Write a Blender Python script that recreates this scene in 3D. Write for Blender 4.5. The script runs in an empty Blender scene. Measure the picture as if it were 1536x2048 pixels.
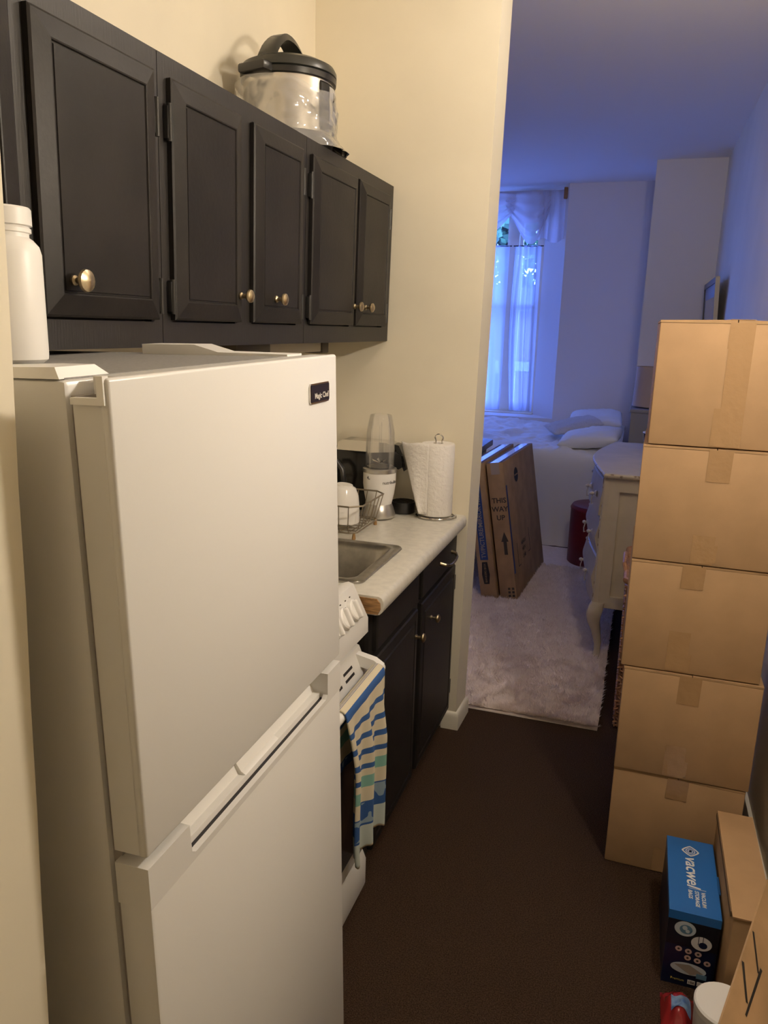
import bpy, bmesh, math, random
import numpy as np
from mathutils import Matrix, Vector
random.seed(7); rng = np.random.default_rng(11)
SC = bpy.context.scene
COL = SC.collection
# ------------------------------------------------------------------ camera
cam = bpy.data.cameras.new('camera'); camo = bpy.data.objects.new('camera', cam); COL.objects.link(camo)
def _dir(px, py):
    v = np.array([px - 768.0, -(py - 1024.0), -1545.0]); return v / np.linalg.norm(v)
_y = _dir(1300, 668); _z = -_dir(585, 7560); _z = _z - _y * (_z @ _y); _z /= np.linalg.norm(_z); _x = np.cross(_y, _z)
_R = np.array([_x, _y, _z])
camo.matrix_world = Matrix([list(_R[0]) + [0], list(_R[1]) + [0], list(_R[2]) + [1.60], [0, 0, 0, 1]])
cam.sensor_fit = 'VERTICAL'; cam.sensor_height = 24.0; cam.lens = 1545.0 / 2048.0 * 24.0
cam.clip_start = 0.02; cam.clip_end = 200
SC.camera = camo
# ------------------------------------------------------------------ world, exposure
W = bpy.data.worlds.new('sky'); SC.world = W; W.use_nodes = True
bg = W.node_tree.nodes['Background']; bg.inputs[0].default_value = (0.11, 0.235, 1.0, 1); bg.inputs[1].default_value = 31.0
SC.view_settings.view_transform = 'Standard'; SC.view_settings.look = 'None'
SC.view_settings.exposure = 0.0; SC.view_settings.gamma = 1.0; SC.view_settings.use_curve_mapping = False
SC.cycles.use_denoising = True
SC.cycles.max_bounces = 10; SC.cycles.diffuse_bounces = 6; SC.cycles.transparent_max_bounces = 16
SC.cycles.sample_clamp_indirect = 4.0
LAMP_COL = (1.0, 0.88, 0.74); LAMP_W = 325.0; FILL_W = 125.0
# window portal: guides daylight sampling through the bedroom window
pl = bpy.data.lights.new('window_portal', 'AREA'); pl.shape = 'RECTANGLE'; pl.size = 1.35; pl.size_y = 2.1; pl.cycles.is_portal = True
plo = bpy.data.objects.new('window_portal', pl); COL.objects.link(plo); plo.location = (-1.65, 7.78, 1.84); plo.rotation_euler = (-math.pi / 2, 0, 0)

# ------------------------------------------------------------------ materials
MATS = {}
def mat(name, col, rough=0.6, metal=0.0, var=0.0, vscale=20.0, bump=0.0, bscale=60.0, spec=0.5, coat=0.0, stretch=None, col2=None, detail=4.0, lo=0.35, hi=0.65):
    if name in MATS: return MATS[name]
    m = bpy.data.materials.new(name); m.use_nodes = True; nt = m.node_tree; b = nt.nodes['Principled BSDF']
    b.inputs['Base Color'].default_value = (*col, 1); b.inputs['Roughness'].default_value = rough; b.inputs['Metallic'].default_value = metal
    b.inputs['Specular IOR Level'].default_value = spec; b.inputs['Coat Weight'].default_value = coat
    tc = nt.nodes.new('ShaderNodeTexCoord'); src = tc.outputs['Object']
    if stretch:
        mp = nt.nodes.new('ShaderNodeMapping'); mp.inputs['Scale'].default_value = stretch; nt.links.new(src, mp.inputs[0]); src = mp.outputs[0]
    if var > 0 or col2:
        n = nt.nodes.new('ShaderNodeTexNoise'); n.inputs['Scale'].default_value = vscale; n.inputs['Detail'].default_value = detail; nt.links.new(src, n.inputs['Vector'])
        r = nt.nodes.new('ShaderNodeValToRGB'); nt.links.new(n.outputs['Fac'], r.inputs[0])
        c2 = col2 if col2 else tuple(max(0, c * (1 - var)) for c in col); c1 = col if col2 else tuple(min(1, c * (1 + var)) for c in col)
        r.color_ramp.elements[0].position = lo; r.color_ramp.elements[1].position = hi
        r.color_ramp.elements[0].color = (*c2, 1); r.color_ramp.elements[1].color = (*c1, 1)
        nt.links.new(r.outputs[0], b.inputs['Base Color'])
    if bump > 0:
        n2 = nt.nodes.new('ShaderNodeTexNoise'); n2.inputs['Scale'].default_value = bscale; n2.inputs['Detail'].default_value = 5; nt.links.new(src, n2.inputs['Vector'])
        bp = nt.nodes.new('ShaderNodeBump'); bp.inputs['Strength'].default_value = bump; bp.inputs['Distance'].default_value = 0.01
        nt.links.new(n2.outputs['Fac'], bp.inputs['Height']); nt.links.new(bp.outputs[0], b.inputs['Normal'])
    MATS[name] = m; return m
def sheer(name, col, transp, transl):
    m = bpy.data.materials.new(name); m.use_nodes = True; nt = m.node_tree; nt.nodes.clear()
    o = nt.nodes.new('ShaderNodeOutputMaterial'); d = nt.nodes.new('ShaderNodeBsdfDiffuse'); t = nt.nodes.new('ShaderNodeBsdfTranslucent'); p = nt.nodes.new('ShaderNodeBsdfTransparent')
    d.inputs[0].default_value = (*col, 1); t.inputs[0].default_value = (*col, 1)
    a = nt.nodes.new('ShaderNodeMixShader'); a.inputs[0].default_value = transl; c = nt.nodes.new('ShaderNodeMixShader'); c.inputs[0].default_value = transp
    nt.links.new(d.outputs[0], a.inputs[1]); nt.links.new(t.outputs[0], a.inputs[2]); nt.links.new(a.outputs[0], c.inputs[1]); nt.links.new(p.outputs[0], c.inputs[2]); nt.links.new(c.outputs[0], o.inputs[0])
    MATS[name] = m; return m
def film(name, gloss, white, rough=0.12):
    m = bpy.data.materials.new(name); m.use_nodes = True; nt = m.node_tree; nt.nodes.clear()
    o = nt.nodes.new('ShaderNodeOutputMaterial'); g = nt.nodes.new('ShaderNodeBsdfGlossy'); g.inputs['Roughness'].default_value = rough; p = nt.nodes.new('ShaderNodeBsdfTransparent'); d = nt.nodes.new('ShaderNodeBsdfDiffuse')
    d.inputs[0].default_value = (.85, .83, .8, 1)
    fr = nt.nodes.new('ShaderNodeFresnel'); fr.inputs[0].default_value = 1.45
    ml = nt.nodes.new('ShaderNodeMath'); ml.operation = 'MULTIPLY'; ml.inputs[1].default_value = gloss; nt.links.new(fr.outputs[0], ml.inputs[0])
    a = nt.nodes.new('ShaderNodeMixShader'); a.inputs[0].default_value = white; nt.links.new(p.outputs[0], a.inputs[1]); nt.links.new(d.outputs[0], a.inputs[2])
    c = nt.nodes.new('ShaderNodeMixShader'); nt.links.new(ml.outputs[0], c.inputs[0]); nt.links.new(a.outputs[0], c.inputs[1]); nt.links.new(g.outputs[0], c.inputs[2]); nt.links.new(c.outputs[0], o.inputs[0])
    MATS[name] = m; return m
def emit(name, col, s):
    m = bpy.data.materials.new(name); m.use_nodes = True; nt = m.node_tree; nt.nodes.clear()
    o = nt.nodes.new('ShaderNodeOutputMaterial'); e = nt.nodes.new('ShaderNodeEmission'); e.inputs[0].default_value = (*col, 1); e.inputs[1].default_value = s; nt.links.new(e.outputs[0], o.inputs[0])
    MATS[name] = m; return m
WALL = mat('cream_paint', (.82, .75, .59), .75, bump=.06, bscale=9, var=.03, vscale=3)
WALLB = mat('bedroom_paint', (.80, .76, .73), .85, bump=.06, bscale=8)
CEIL = mat('ceiling_paint', (.86, .82, .79), .9, bump=.10, bscale=5)
TRIM = mat('trim_white', (.80, .75, .62), .45, bump=.08, bscale=14)
CARPET = mat('brown_carpet', (.082, .049, .032), 1.0, var=.6, vscale=300, bump=1.0, bscale=420, spec=.05, lo=.3, hi=.7)
BLACK = mat('black_cabinet_paint', (.014, .012, .011), .46, bump=.05, bscale=90, var=.25, vscale=6, spec=.22)
BLACKG = mat('black_grain_paint', (.013, .011, .010), .5, bump=.07, bscale=40, stretch=(6, 6, .4))
BRASS = mat('antique_brass', (.48, .39, .25), .33, metal=1.0, var=.3, vscale=60)
WHITE = mat('white_enamel', (.74, .725, .69), .32, bump=.015, bscale=500)
WHITEP = mat('white_plastic', (.86, .84, .80), .4)
GREYTOP = mat('grey_fridge_top', (.27, .26, .245), .5, var=.15, vscale=160, bump=.05, bscale=300)
GASKET = mat('grey_gasket', (.34, .31, .28), .7)
DARK = mat('dark_void', (.012, .010, .012), .6)
STEEL = mat('brushed_steel', (.62, .58, .52), .27, metal=1.0, bump=.03, bscale=120, stretch=(1, 1, 14))
SINKM = mat('sink_steel', (.42, .40, .36), .34, metal=1.0, var=.12, vscale=30)
CHROME = mat('chrome', (.72, .70, .66), .1, metal=1.0)
SILVER = mat('silver_plastic', (.58, .56, .52), .3, metal=.8)
BLKP = mat('black_plastic', (.018, .017, .016), .3)
BLKG = mat('black_gloss_plastic', (.015, .014, .012), .15)
COUNTER = mat('white_laminate', (.66, .63, .55), .33, var=.07, vscale=38, detail=8)
WOODE = mat('exposed_wood', (.32, .17, .06), .6, var=.4, vscale=20, stretch=(1, 1, 8))
CARD = mat('cardboard', (.42, .265, .14), .72, var=.04, vscale=14, bump=.03, bscale=90, spec=.25)
CARD2 = mat('worn_cardboard', (.41, .26, .135), .78, var=.12, vscale=9, bump=.05, bscale=60, spec=.2)
CARDE = mat('cardboard_edge', (.17, .10, .05), .9)
TAPE = mat('packing_tape', (.39, .24, .12), .16, bump=.25, bscale=30, coat=.3)
INK = mat('black_ink', (.012, .010, .010), .7)
INKF = mat('faded_ink', (.06, .045, .035), .8)
INKB = mat('blue_ink', (.022, .055, .20), .6)
INKG = mat('pale_print', (.33, .29, .25), .7)
VBLUE = mat('bright_blue_print', (.018, .13, .42), .35)
VNAVY = mat('navy_print', (.006, .012, .045), .35)
VBLK = mat('black_print', (.006, .006, .010), .35)
PRW = mat('white_print', (.72, .72, .72), .5)
PRY = mat('yellow_print', (.45, .38, .06), .5)
PRR = mat('pale_icon_print', (.55, .40, .36), .5)
RUG = mat('cream_shag', (.97, .86, .78), 1.0, var=.03, vscale=40, spec=.05)
RED = mat('red_vinyl', (.16, .012, .018), .42, bump=.05, bscale=120)
LINEN = mat('white_linen', (.88, .86, .83), .9, bump=.22, bscale=22, spec=.1)
LINEN2 = mat('textured_linen', (.72, .69, .68), .95, bump=.9, bscale=110, spec=.1)
DRESS = mat('cream_antique_paint', (.56, .48, .35), .5, var=.05, vscale=10)
WORN = mat('worn_paint_edge', (.56, .48, .35), .55, col2=(.16, .09, .04), vscale=36, lo=.36, hi=.46)
WALNUT = mat('dark_wood', (.055, .028, .015), .4, var=.4, vscale=12, stretch=(1, 12, 12))
WICK = mat('wicker', (.42, .21, .10), .6, var=.2, vscale=80)
SHADE = mat('tan_lampshade', (.50, .37, .28), .8)
GREYC = mat('grey_painted_wood', (.27, .25, .25), .6)
BLUEC = mat('dark_blue_ceramic', (.02, .03, .10), .12)
MIRR = mat('picture_glass', (.10, .14, .22), .06, spec=.8)
MATB = mat('picture_mat', (.40, .40, .42), .7)
PFR = mat('picture_frame_wood', (.10, .08, .07), .4)
PFE = mat('picture_frame_edge', (.50, .42, .28), .5)
PAPER = mat('paper_towel', (.88, .84, .78), .95, bump=.5, bscale=70, spec=.05)
CLEAR = film('clear_plastic', .45, .05, .05)
WRAP = film('plastic_wrap', 2.6, .24, .10)
SHEER = sheer('sheer_curtain', (.72, .72, .80), .30, .62)
SHEER2 = sheer('valance_sheer', (.74, .70, .74), .16, .45)
GLASSP = film('window_glass', .8, .0, .02)
LEAFM = mat('leaf_green', (.03, .075, .02), .6, var=.5, vscale=3)
BARK = mat('bark', (.06, .045, .035), .9)
BRICKM = mat('far_brick', (.09, .045, .022), .9)
def towel_mat():
    m = bpy.data.materials.new('striped_towel'); m.use_nodes = True; nt = m.node_tree; b = nt.nodes['Principled BSDF']; b.inputs['Roughness'].default_value = .95
    uv = nt.nodes.new('ShaderNodeUVMap'); sp = nt.nodes.new('ShaderNodeSeparateXYZ'); nt.links.new(uv.outputs[0], sp.inputs[0])
    r = nt.nodes.new('ShaderNodeValToRGB'); r.color_ramp.interpolation = 'CONSTANT'; nt.links.new(sp.outputs[1], r.inputs[0])
    C = (.72, .64, .47); B = (.03, .10, .30); G = (.22, .45, .38); L = (.55, .62, .58)
    st = [(0, C), (.03, B), (.075, C), (.155, B), (.19, C), (.26, B), (.295, C), (.36, B), (.395, C), (.455, B), (.487, C), (.53, G), (.60, C), (.69, B), (.84, L), (.985, C)]
    e = r.color_ramp.elements
    e[0].position = 0; e[0].color = (*C, 1); e[1].position = .03; e[1].color = (*B, 1)
    for p, c in st[2:]:
        k = e.new(p); k.color = (*c, 1)
    # pale fish shapes woven into the wide blue band
    no = nt.nodes.new('ShaderNodeTexNoise'); no.inputs['Scale'].default_value = 9; no.inputs['Detail'].default_value = 1; nt.links.new(uv.outputs[0], no.inputs['Vector'])
    gt = nt.nodes.new('ShaderNodeMath'); gt.operation = 'GREATER_THAN'; gt.inputs[1].default_value = .56; nt.links.new(no.outputs['Fac'], gt.inputs[0])
    g1 = nt.nodes.new('ShaderNodeMath'); g1.operation = 'GREATER_THAN'; g1.inputs[1].default_value = .70; nt.links.new(sp.outputs[1], g1.inputs[0])
    g2 = nt.nodes.new('ShaderNodeMath'); g2.operation = 'LESS_THAN'; g2.inputs[1].default_value = .83; nt.links.new(sp.outputs[1], g2.inputs[0])
    a = nt.nodes.new('ShaderNodeMath'); a.operation = 'MULTIPLY'; nt.links.new(gt.outputs[0], a.inputs[0]); nt.links.new(g1.outputs[0], a.inputs[1])
    a2 = nt.nodes.new('ShaderNodeMath'); a2.operation = 'MULTIPLY'; nt.links.new(a.outputs[0], a2.inputs[0]); nt.links.new(g2.outputs[0], a2.inputs[1])
    mx = nt.nodes.new('ShaderNodeMixRGB'); nt.links.new(a2.outputs[0], mx.inputs[0]); nt.links.new(r.outputs[0], mx.inputs[1]); mx.inputs[2].default_value = (.28, .38, .46, 1)
    nt.links.new(mx.outputs[0], b.inputs['Base Color'])
    n = nt.nodes.new('ShaderNodeTexNoise'); n.inputs['Scale'].default_value = 250; bp = nt.nodes.new('ShaderNodeBump'); bp.inputs['Strength'].default_value = .4; bp.inputs['Distance'].default_value = .005
    nt.links.new(n.outputs['Fac'], bp.inputs['Height']); nt.links.new(bp.outputs[0], b.inputs['Normal'])
    return m
TOWEL = towel_mat()

# ------------------------------------------------------------------ mesh helpers
class MB:
    def __init__(s): s.v = []; s.f = []; s.uv = None
    def add(s, v, f):
        o = len(s.v); s.v += [tuple(map(float, p)) for p in v]; s.f += [tuple(i + o for i in q) for q in f]; return s
    def box(s, x0, x1, y0, y1, z0, z1):
        return s.add([(x0, y0, z0), (x1, y0, z0), (x1, y1, z0), (x0, y1, z0), (x0, y0, z1), (x1, y0, z1), (x1, y1, z1), (x0, y1, z1)],
                     [(0, 3, 2, 1), (4, 5, 6, 7), (0, 1, 5, 4), (1, 2, 6, 5), (2, 3, 7, 6), (3, 0, 4, 7)])
    def rbox(s, x0, x1, y0, y1, z0, z1, r=.004, seg=2):
        bm = bmesh.new(); bmesh.ops.create_cube(bm, size=1)
        for v in bm.verts: v.co = Vector(((x0 + x1) / 2 + v.co.x * (x1 - x0), (y0 + y1) / 2 + v.co.y * (y1 - y0), (z0 + z1) / 2 + v.co.z * (z1 - z0)))
        bmesh.ops.bevel(bm, geom=bm.edges[:], offset=r, segments=seg, affect='EDGES', profile=.5)
        bm.verts.index_update(); s.add([v.co for v in bm.verts], [[v.index for v in f.verts] for f in bm.faces]); bm.free(); return s
    def lathe(s, prof, c=(0, 0, 0), seg=32, axis='z', sx=1, sy=1):
        vs = []; fs = []; n = len(prof)
        for (r, h) in prof:
            for k in range(seg):
                a = 2 * math.pi * k / seg; p, q = r * math.cos(a) * sx, r * math.sin(a) * sy
                vs.append({'z': (c[0] + p, c[1] + q, c[2] + h), 'x': (c[0] + h, c[1] + p, c[2] + q), 'y': (c[0] + q, c[1] + h, c[2] + p)}[axis])
        for i in range(n - 1):
            for k in range(seg):
                k2 = (k + 1) % seg; fs.append((i * seg + k, i * seg + k2, (i + 1) * seg + k2, (i + 1) * seg + k))
        if prof[0][0] > 1e-6: fs.append(tuple(range(seg))[::-1])
        if prof[-1][0] > 1e-6: fs.append(tuple((n - 1) * seg + k for k in range(seg)))
        return s.add(vs, fs)
    def tube(s, pts, r, seg=8, closed=False):
        P = [Vector(p) for p in pts]; n = len(P); vs = []; fs = []; up = None
        R = r if isinstance(r, (list, tuple)) else [r] * n
        for i in range(n):
            a = P[(i - 1) % n] if (closed or i > 0) else P[i]; b = P[(i + 1) % n] if (closed or i < n - 1) else P[i]
            t = (b - a).normalized()
            if up is None: up = Vector((0, 0, 1)) if abs(t.z) < .9 else Vector((1, 0, 0))
            u = (up - t * up.dot(t)); u = u.normalized() if u.length > 1e-6 else t.orthogonal().normalized(); w = t.cross(u); up = u
            for k in range(seg):
                an = 2 * math.pi * k / seg; vs.append(P[i] + (u * math.cos(an) + w * math.sin(an)) * R[i])
        m = n if closed else n - 1
        for i in range(m):
            j = (i + 1) % n
            for k in range(seg):
                k2 = (k + 1) % seg; fs.append((i * seg + k, i * seg + k2, j * seg + k2, j * seg + k))
        if not closed: fs += [tuple(range(seg))[::-1], tuple((n - 1) * seg + k for k in range(seg))]
        return s.add(vs, fs)
    def prism(s, poly, axis, a0, a1):
        n = len(poly)
        mk = {'y': lambda p, a: (p[0], a, p[1]), 'x': lambda p, a: (a, p[0], p[1]), 'z': lambda p, a: (p[0], p[1], a)}[axis]
        v = [mk(p, a0) for p in poly] + [mk(p, a1) for p in poly]
        f = [tuple(range(n))[::-1], tuple(range(n, 2 * n))] + [(i, (i + 1) % n, n + (i + 1) % n, n + i) for i in range(n)]
        return s.add(v, f)
    def loft(s, loops, cap0=True, cap1=True):
        n = len(loops[0]); v = []; f = []
        for L in loops: v += L
        for i in range(len(loops) - 1):
            for k in range(n):
                k2 = (k + 1) % n; f.append((i * n + k, i * n + k2, (i + 1) * n + k2, (i + 1) * n + k))
        if cap0: f.append(tuple(range(n))[::-1])
        if cap1: f.append(tuple((len(loops) - 1) * n + k for k in range(n)))
        return s.add(v, f)
    def grid(s, fn, nu, nv, uv=False):
        v = []; f = []; t = []
        for j in range(nv + 1):
            for i in range(nu + 1): v.append(fn(i / nu, j / nv)); t.append((i / nu, j / nv))
        for j in range(nv):
            for i in range(nu): a = j * (nu + 1) + i; f.append((a, a + 1, a + nu + 2, a + nu + 1))
        if uv: s.uv = t
        return s.add(v, f)
    def nested(s, y0, y1, z0, z1, xb, levels, sgn=1):
        loops = [[(xb, y0, z0), (xb, y1, z0), (xb, y1, z1), (xb, y0, z1)]]
        for ins, h in levels: loops.append([(xb + sgn * h, y0 + ins, z0 + ins), (xb + sgn * h, y1 - ins, z0 + ins), (xb + sgn * h, y1 - ins, z1 - ins), (xb + sgn * h, y0 + ins, z1 - ins)])
        return s.loft(loops)
WM = {}
def _put(o, parent, local):
    if parent is not None:
        o.parent = parent
        root = parent
        while root.parent: root = root.parent
        if not local: o.data.transform(WM[root.name].inverted())
def build(mb, name, m, parent=None, local=False, smooth=35, solid=None):
    me = bpy.data.meshes.new(name); me.from_pydata(mb.v, [], mb.f); me.update()
    if mb.uv:
        ul = me.uv_layers.new(name='UVMap')
        for l in me.loops: ul.data[l.index].uv = mb.uv[l.vertex_index]
    bm = bmesh.new(); bm.from_mesh(me); bmesh.ops.recalc_face_normals(bm, faces=bm.faces[:]); bm.to_mesh(me); bm.free()
    if smooth:
        for p in me.polygons: p.use_smooth = True
        me.set_sharp_from_angle(angle=math.radians(smooth))
    me.materials.append(m)
    o = bpy.data.objects.new(name, me); COL.objects.link(o); _put(o, parent, local)
    if solid:
        md = o.modifiers.new('thickness', 'SOLIDIFY'); md.thickness = solid; md.offset = 0
    return o
def thing(name, label, cat, loc=(0, 0, 0), rot=None, group=None):
    o = bpy.data.objects.new(name, None); COL.objects.link(o); o.empty_display_size = .05
    Mx = Matrix.Translation(loc) @ (rot if rot else Matrix.Identity(4)); o.matrix_world = Mx; WM[o.name] = Mx
    o['label'] = label; o['category'] = cat
    if group: o['group'] = group
    return o
def tag(o, label, cat, group=None):
    o['label'] = label; o['category'] = cat
    if group: o['group'] = group
    return o
def recenter(o):
    """move a one-mesh thing's origin to its base centre"""
    V = np.array([v.co for v in o.data.vertices]); c = Vector(((V[:, 0].min() + V[:, 0].max()) / 2, (V[:, 1].min() + V[:, 1].max()) / 2, V[:, 2].min()))
    o.data.transform(Matrix.Translation(-c)); o.location = c; return o
def struct(o): o['kind'] = 'structure'; return o
def text(body, name, m, parent, origin, ux, uy, size, local=False, extrude=.0003, align='CENTER', shear=0, bold=0, sx=1.0):
    cu = bpy.data.curves.new(name, 'FONT'); cu.body = body; cu.size = size; cu.align_x = align; cu.align_y = 'CENTER'; cu.extrude = extrude; cu.shear = shear; cu.offset = bold; cu.resolution_u = 3
    t = bpy.data.objects.new(name, cu); COL.objects.link(t); dg = bpy.context.evaluated_depsgraph_get(); me = bpy.data.meshes.new_from_object(t.evaluated_get(dg))
    bpy.data.objects.remove(t); bpy.data.curves.remove(cu)
    ux = Vector(ux).normalized(); uy = Vector(uy).normalized(); n = ux.cross(uy)
    me.transform(Matrix([(ux.x * sx, uy.x, n.x, origin[0]), (ux.y * sx, uy.y, n.y, origin[1]), (ux.z * sx, uy.z, n.z, origin[2]), (0, 0, 0, 1)]))
    me.materials.clear(); me.materials.append(m); o = bpy.data.objects.new(name, me); COL.objects.link(o); _put(o, parent, local); return o
def rrect(x0, x1, y0, y1, z, r, k=6):
    out = []
    for cx, cy, a0 in ((x1 - r, y1 - r, 0), (x0 + r, y1 - r, 90), (x0 + r, y0 + r, 180), (x1 - r, y0 + r, 270)):
        for i in range(k + 1): a = math.radians(a0 + 90 * i / k); out.append((cx + r * math.cos(a), cy + r * math.sin(a), z))
    return out
_nt = rng.random((64, 64))
def vnoise(x, y):
    xi, yi = math.floor(x), math.floor(y); fx, fy = x - xi, y - yi; fx = fx * fx * (3 - 2 * fx); fy = fy * fy * (3 - 2 * fy)
    g = lambda a, b: _nt[a % 64, b % 64]
    return (g(xi, yi) * (1 - fx) + g(xi + 1, yi) * fx) * (1 - fy) + (g(xi, yi + 1) * (1 - fx) + g(xi + 1, yi + 1) * fx) * fy - .5
def lerp(a, b, t): return a + (b - a) * t

# ================================================================== STRUCTURE
HC = 2.868
struct(build(MB().box(-3.4, .62, -1.6, 7.8, -.06, 0), 'floor', CARPET, smooth=0))
struct(build(MB().box(-3.4, .62, -1.6, 7.78, HC, HC + .08), 'ceiling', CEIL, smooth=0))
struct(build(MB().box(-1.34, -1.24, .3, 2.84, 0, HC), 'wall_left', WALL, smooth=0))
# end partition between kitchen and bedroom, its free end slightly out of plumb
mb = MB(); mb.loft([[(-3.3, 2.84, 0), (-.603, 2.84, 0), (-.596, 2.985, 0), (-3.3, 2.985, 0)], [(-3.3, 2.84, HC), (-.568, 2.84, HC), (-.561, 2.985, HC), (-3.3, 2.985, HC)]])
struct(build(mb, 'wall_end', WALL, smooth=0))
mb = MB(); ys = [.20, .24]
L = []
for i in range(25):
    z = HC * i / 24; e = .556 + .038 * z + .003 * vnoise(z * 7, 3.3) + .002 * vnoise(z * 23, 1.1)
    L.append([(-1.3, .12, z), (-.585, .12, z), (-.585, e - .006, z), (-.591, e, z), (-1.3, e, z)])
struct(build(mb.loft(L), 'wall_near', WALL, smooth=20))
xr = lambda y: .492 - .0107 * y
mb = MB(); mb.prism([(xr(-1.6), -1.6), (xr(7.5), 7.5), (xr(7.5) + .1, 7.5), (xr(-1.6) + .1, -1.6)], 'z', 0, HC)
struct(build(mb, 'wall_right', WALL, smooth=0))
struct(build(MB().box(-1.3, .6, -1.6, -1.5, 0, HC), 'wall_back', WALL, smooth=0))
struct(build(MB().box(-1.34, -1.24, -1.5, .12, 0, HC), 'wall_hall', WALL, smooth=0))
struct(build(MB().box(-3.4, -3.3, 2.84, 7.8, 0, HC), 'wall_bedroom', WALLB, smooth=0))
# far wall: right part with splayed window reveal, left part, sill
mb = MB(); mb.prism([(-.795, 7.40), (.60, 7.40), (.60, 7.80), (-1.02, 7.80), (-1.02, 7.71)], 'z', 0, HC)
mb.prism([(-3.3, 7.40), (-2.50, 7.40), (-2.27, 7.71), (-2.27, 7.80), (-3.3, 7.80)], 'z', 0, HC)
mb.prism([(-2.50, 7.40), (-.795, 7.40), (-1.02, 7.71), (-1.02, 7.80), (-2.27, 7.80), (-2.27, 7.71)], 'z', 0, .80)
struct(build(mb, 'wall_far', WALLB, smooth=0))
struct(build(MB().box(-.075, xr(6.5) + .01, 6.55, 7.41, 0, HC), 'wall_column', WALLB, smooth=0))
# baseboard wrapping the free end of the partition
mb = MB(); P = [(0, 0), (.012, 0), (.012, .058), (.008, .068), (.003, .074), (0, .076)]
path = [(-.66, 2.84, 0, -1), (-.60, 2.84, 1, -1), (-.594, 2.99, 1, 1), (-.70, 2.99, 0, 1)]
loops = [[(px + nx * a, py + ny * a, z) for a, z in P] for px, py, nx, ny in path]
struct(build(mb.loft(loops), 'baseboard_end', TRIM, smooth=50))
mb = MB(); mb.prism([(xr(-1.4) - .012, -1.4), (xr(6.5) - .012, 6.5), (xr(6.5), 6.5), (xr(-1.4), -1.4)], 'z', 0, .10)
struct(build(mb, 'baseboard_right', TRIM, smooth=0))
# window: frame, sashes, glass
wf = MB(); wf.box(-2.27, -1.02, 7.71, 7.79, .80, .84).box(-2.27, -1.02, 7.71, 7.79, 2.80, HC).box(-2.27, -2.22, 7.71, 7.79, .84, 2.80).box(-1.06, -1.02, 7.71, 7.79, .84, 2.80).box(-1.345, -1.255, 7.70, 7.79, .84, 2.80)
w1 = struct(build(wf, 'window_1', TRIM, smooth=0))
for a, b in ((-2.22, -1.345), (-1.255, -1.06)):
    s = MB()
    for z0, z1, yy in ((.84, 1.84, 7.735), (1.80, 2.80, 7.76)):
        s.box(a, a + .03, yy, yy + .025, z0, z1).box(b - .03, b, yy, yy + .025, z0, z1).box(a + .03, b - .03, yy, yy + .025, z0, z0 + .045).box(a + .03, b - .03, yy, yy + .025, z1 - .045, z1)
    build(s, 'sash', TRIM, w1, True, 0)
    build(MB().box(a + .03, b - .03, 7.745, 7.749, .885, 1.795), 'pane', GLASSP, w1, True, 0)
    build(MB().box(a + .03, b - .03, 7.77, 7.774, 1.845, 2.755), 'pane', GLASSP, w1, True, 0)
build(MB().rbox(-2.27, -1.02, 7.665, 7.72, .80, .815, .004), 'window_sill', TRIM, w1, True)

# ================================================================== LAMP (wall sconce by the doorway, lights the kitchen)
LY, LZ = 1.36, 2.02
t = thing('wall_sconce', 'round frosted glass wall sconce on the right hallway wall', 'lamp', (xr(LY), LY, LZ))
build(MB().lathe([(0, 0), (.055, 0), (.055, -.012), (.03, -.02), (.012, -.022), (.012, -.05), (0, -.05)], (xr(LY), LY, LZ - .07), 24, 'x'), 'backplate', CHROME, t)
build(MB().lathe([(.03, 0), (.035, .02), (.03, .03), (.0, .03)], (xr(LY) - .058, LY, LZ - .085), 24), 'cup', CHROME, t)
build(MB().lathe([(.058 * math.sin(a), -.058 * math.cos(a)) for a in np.linspace(0, math.pi, 14)], (xr(LY) - .085, LY, LZ + .002), 24), 'globe', emit('lamp_glow', LAMP_COL, LAMP_W), t)
PX, PY = .10, 2.36
t = thing('added_ceiling_light', 'added fill light, a round frosted glass globe out of view above the kitchen', 'lamp', (PX, PY, 2.69))  # added lamp, out of view: lifts the bedroom rug the sconce leaves too dark
build(MB().lathe([(0, 0), (.07, 0), (.07, -.02), (.04, -.035), (.04, -.06), (0, -.06)], (PX, PY, HC), 24), 'canopy', CHROME, t)
build(MB().lathe([(.06 * math.sin(a), -.06 * math.cos(a)) for a in np.linspace(0, math.pi, 14)], (PX, PY, 2.752), 24), 'globe', emit('added_fill_glow', LAMP_COL, FILL_W), t)

# ================================================================== FRIDGE
FR = Matrix.Rotation(.015, 4, 'X') @ Matrix.Rotation(-.020, 4, 'Y')
fr = thing('refrigerator', 'white top-freezer refrigerator with two doors beside the stove', 'refrigerator', (-.472, .668, .004), FR)
FW = .602; FH = 1.54; ZT = .975
build(MB().rbox(-.66, -.056, .004, FW - .004, .05, FH - .004, .006), 'body', WHITE, fr, True)
build(MB().box(-.65, -.062, .012, FW - .012, FH - .005, FH - .002), 'top_panel', GREYTOP, fr, True, 0)
build(MB().box(-.058, -.044, .012, FW - .012, .08, FH - .02), 'gasket', GASKET, fr, True, 0)
for fx, fy in ((-.10, .05), (-.10, .55), (-.6, .05), (-.6, .55)):
    build(MB().lathe([(.02, -.002 if fy < .3 else -.010), (.02, .01), (.012, .012), (.012, .055)], (fx, fy, 0), 16), 'foot', BLKP, fr, True)
ud = MB(); ud.rbox(-.012, 0, 0, FW, ZT + .014, FH, .004, 3).box(-.046, -.010, .002, FW - .002, ZT + .015, FH - .024).box(-.046, -.010, .036, FW - .002, FH - .024, FH - .001)
udo = build(ud, 'freezer_door', WHITE, fr, True)
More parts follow.
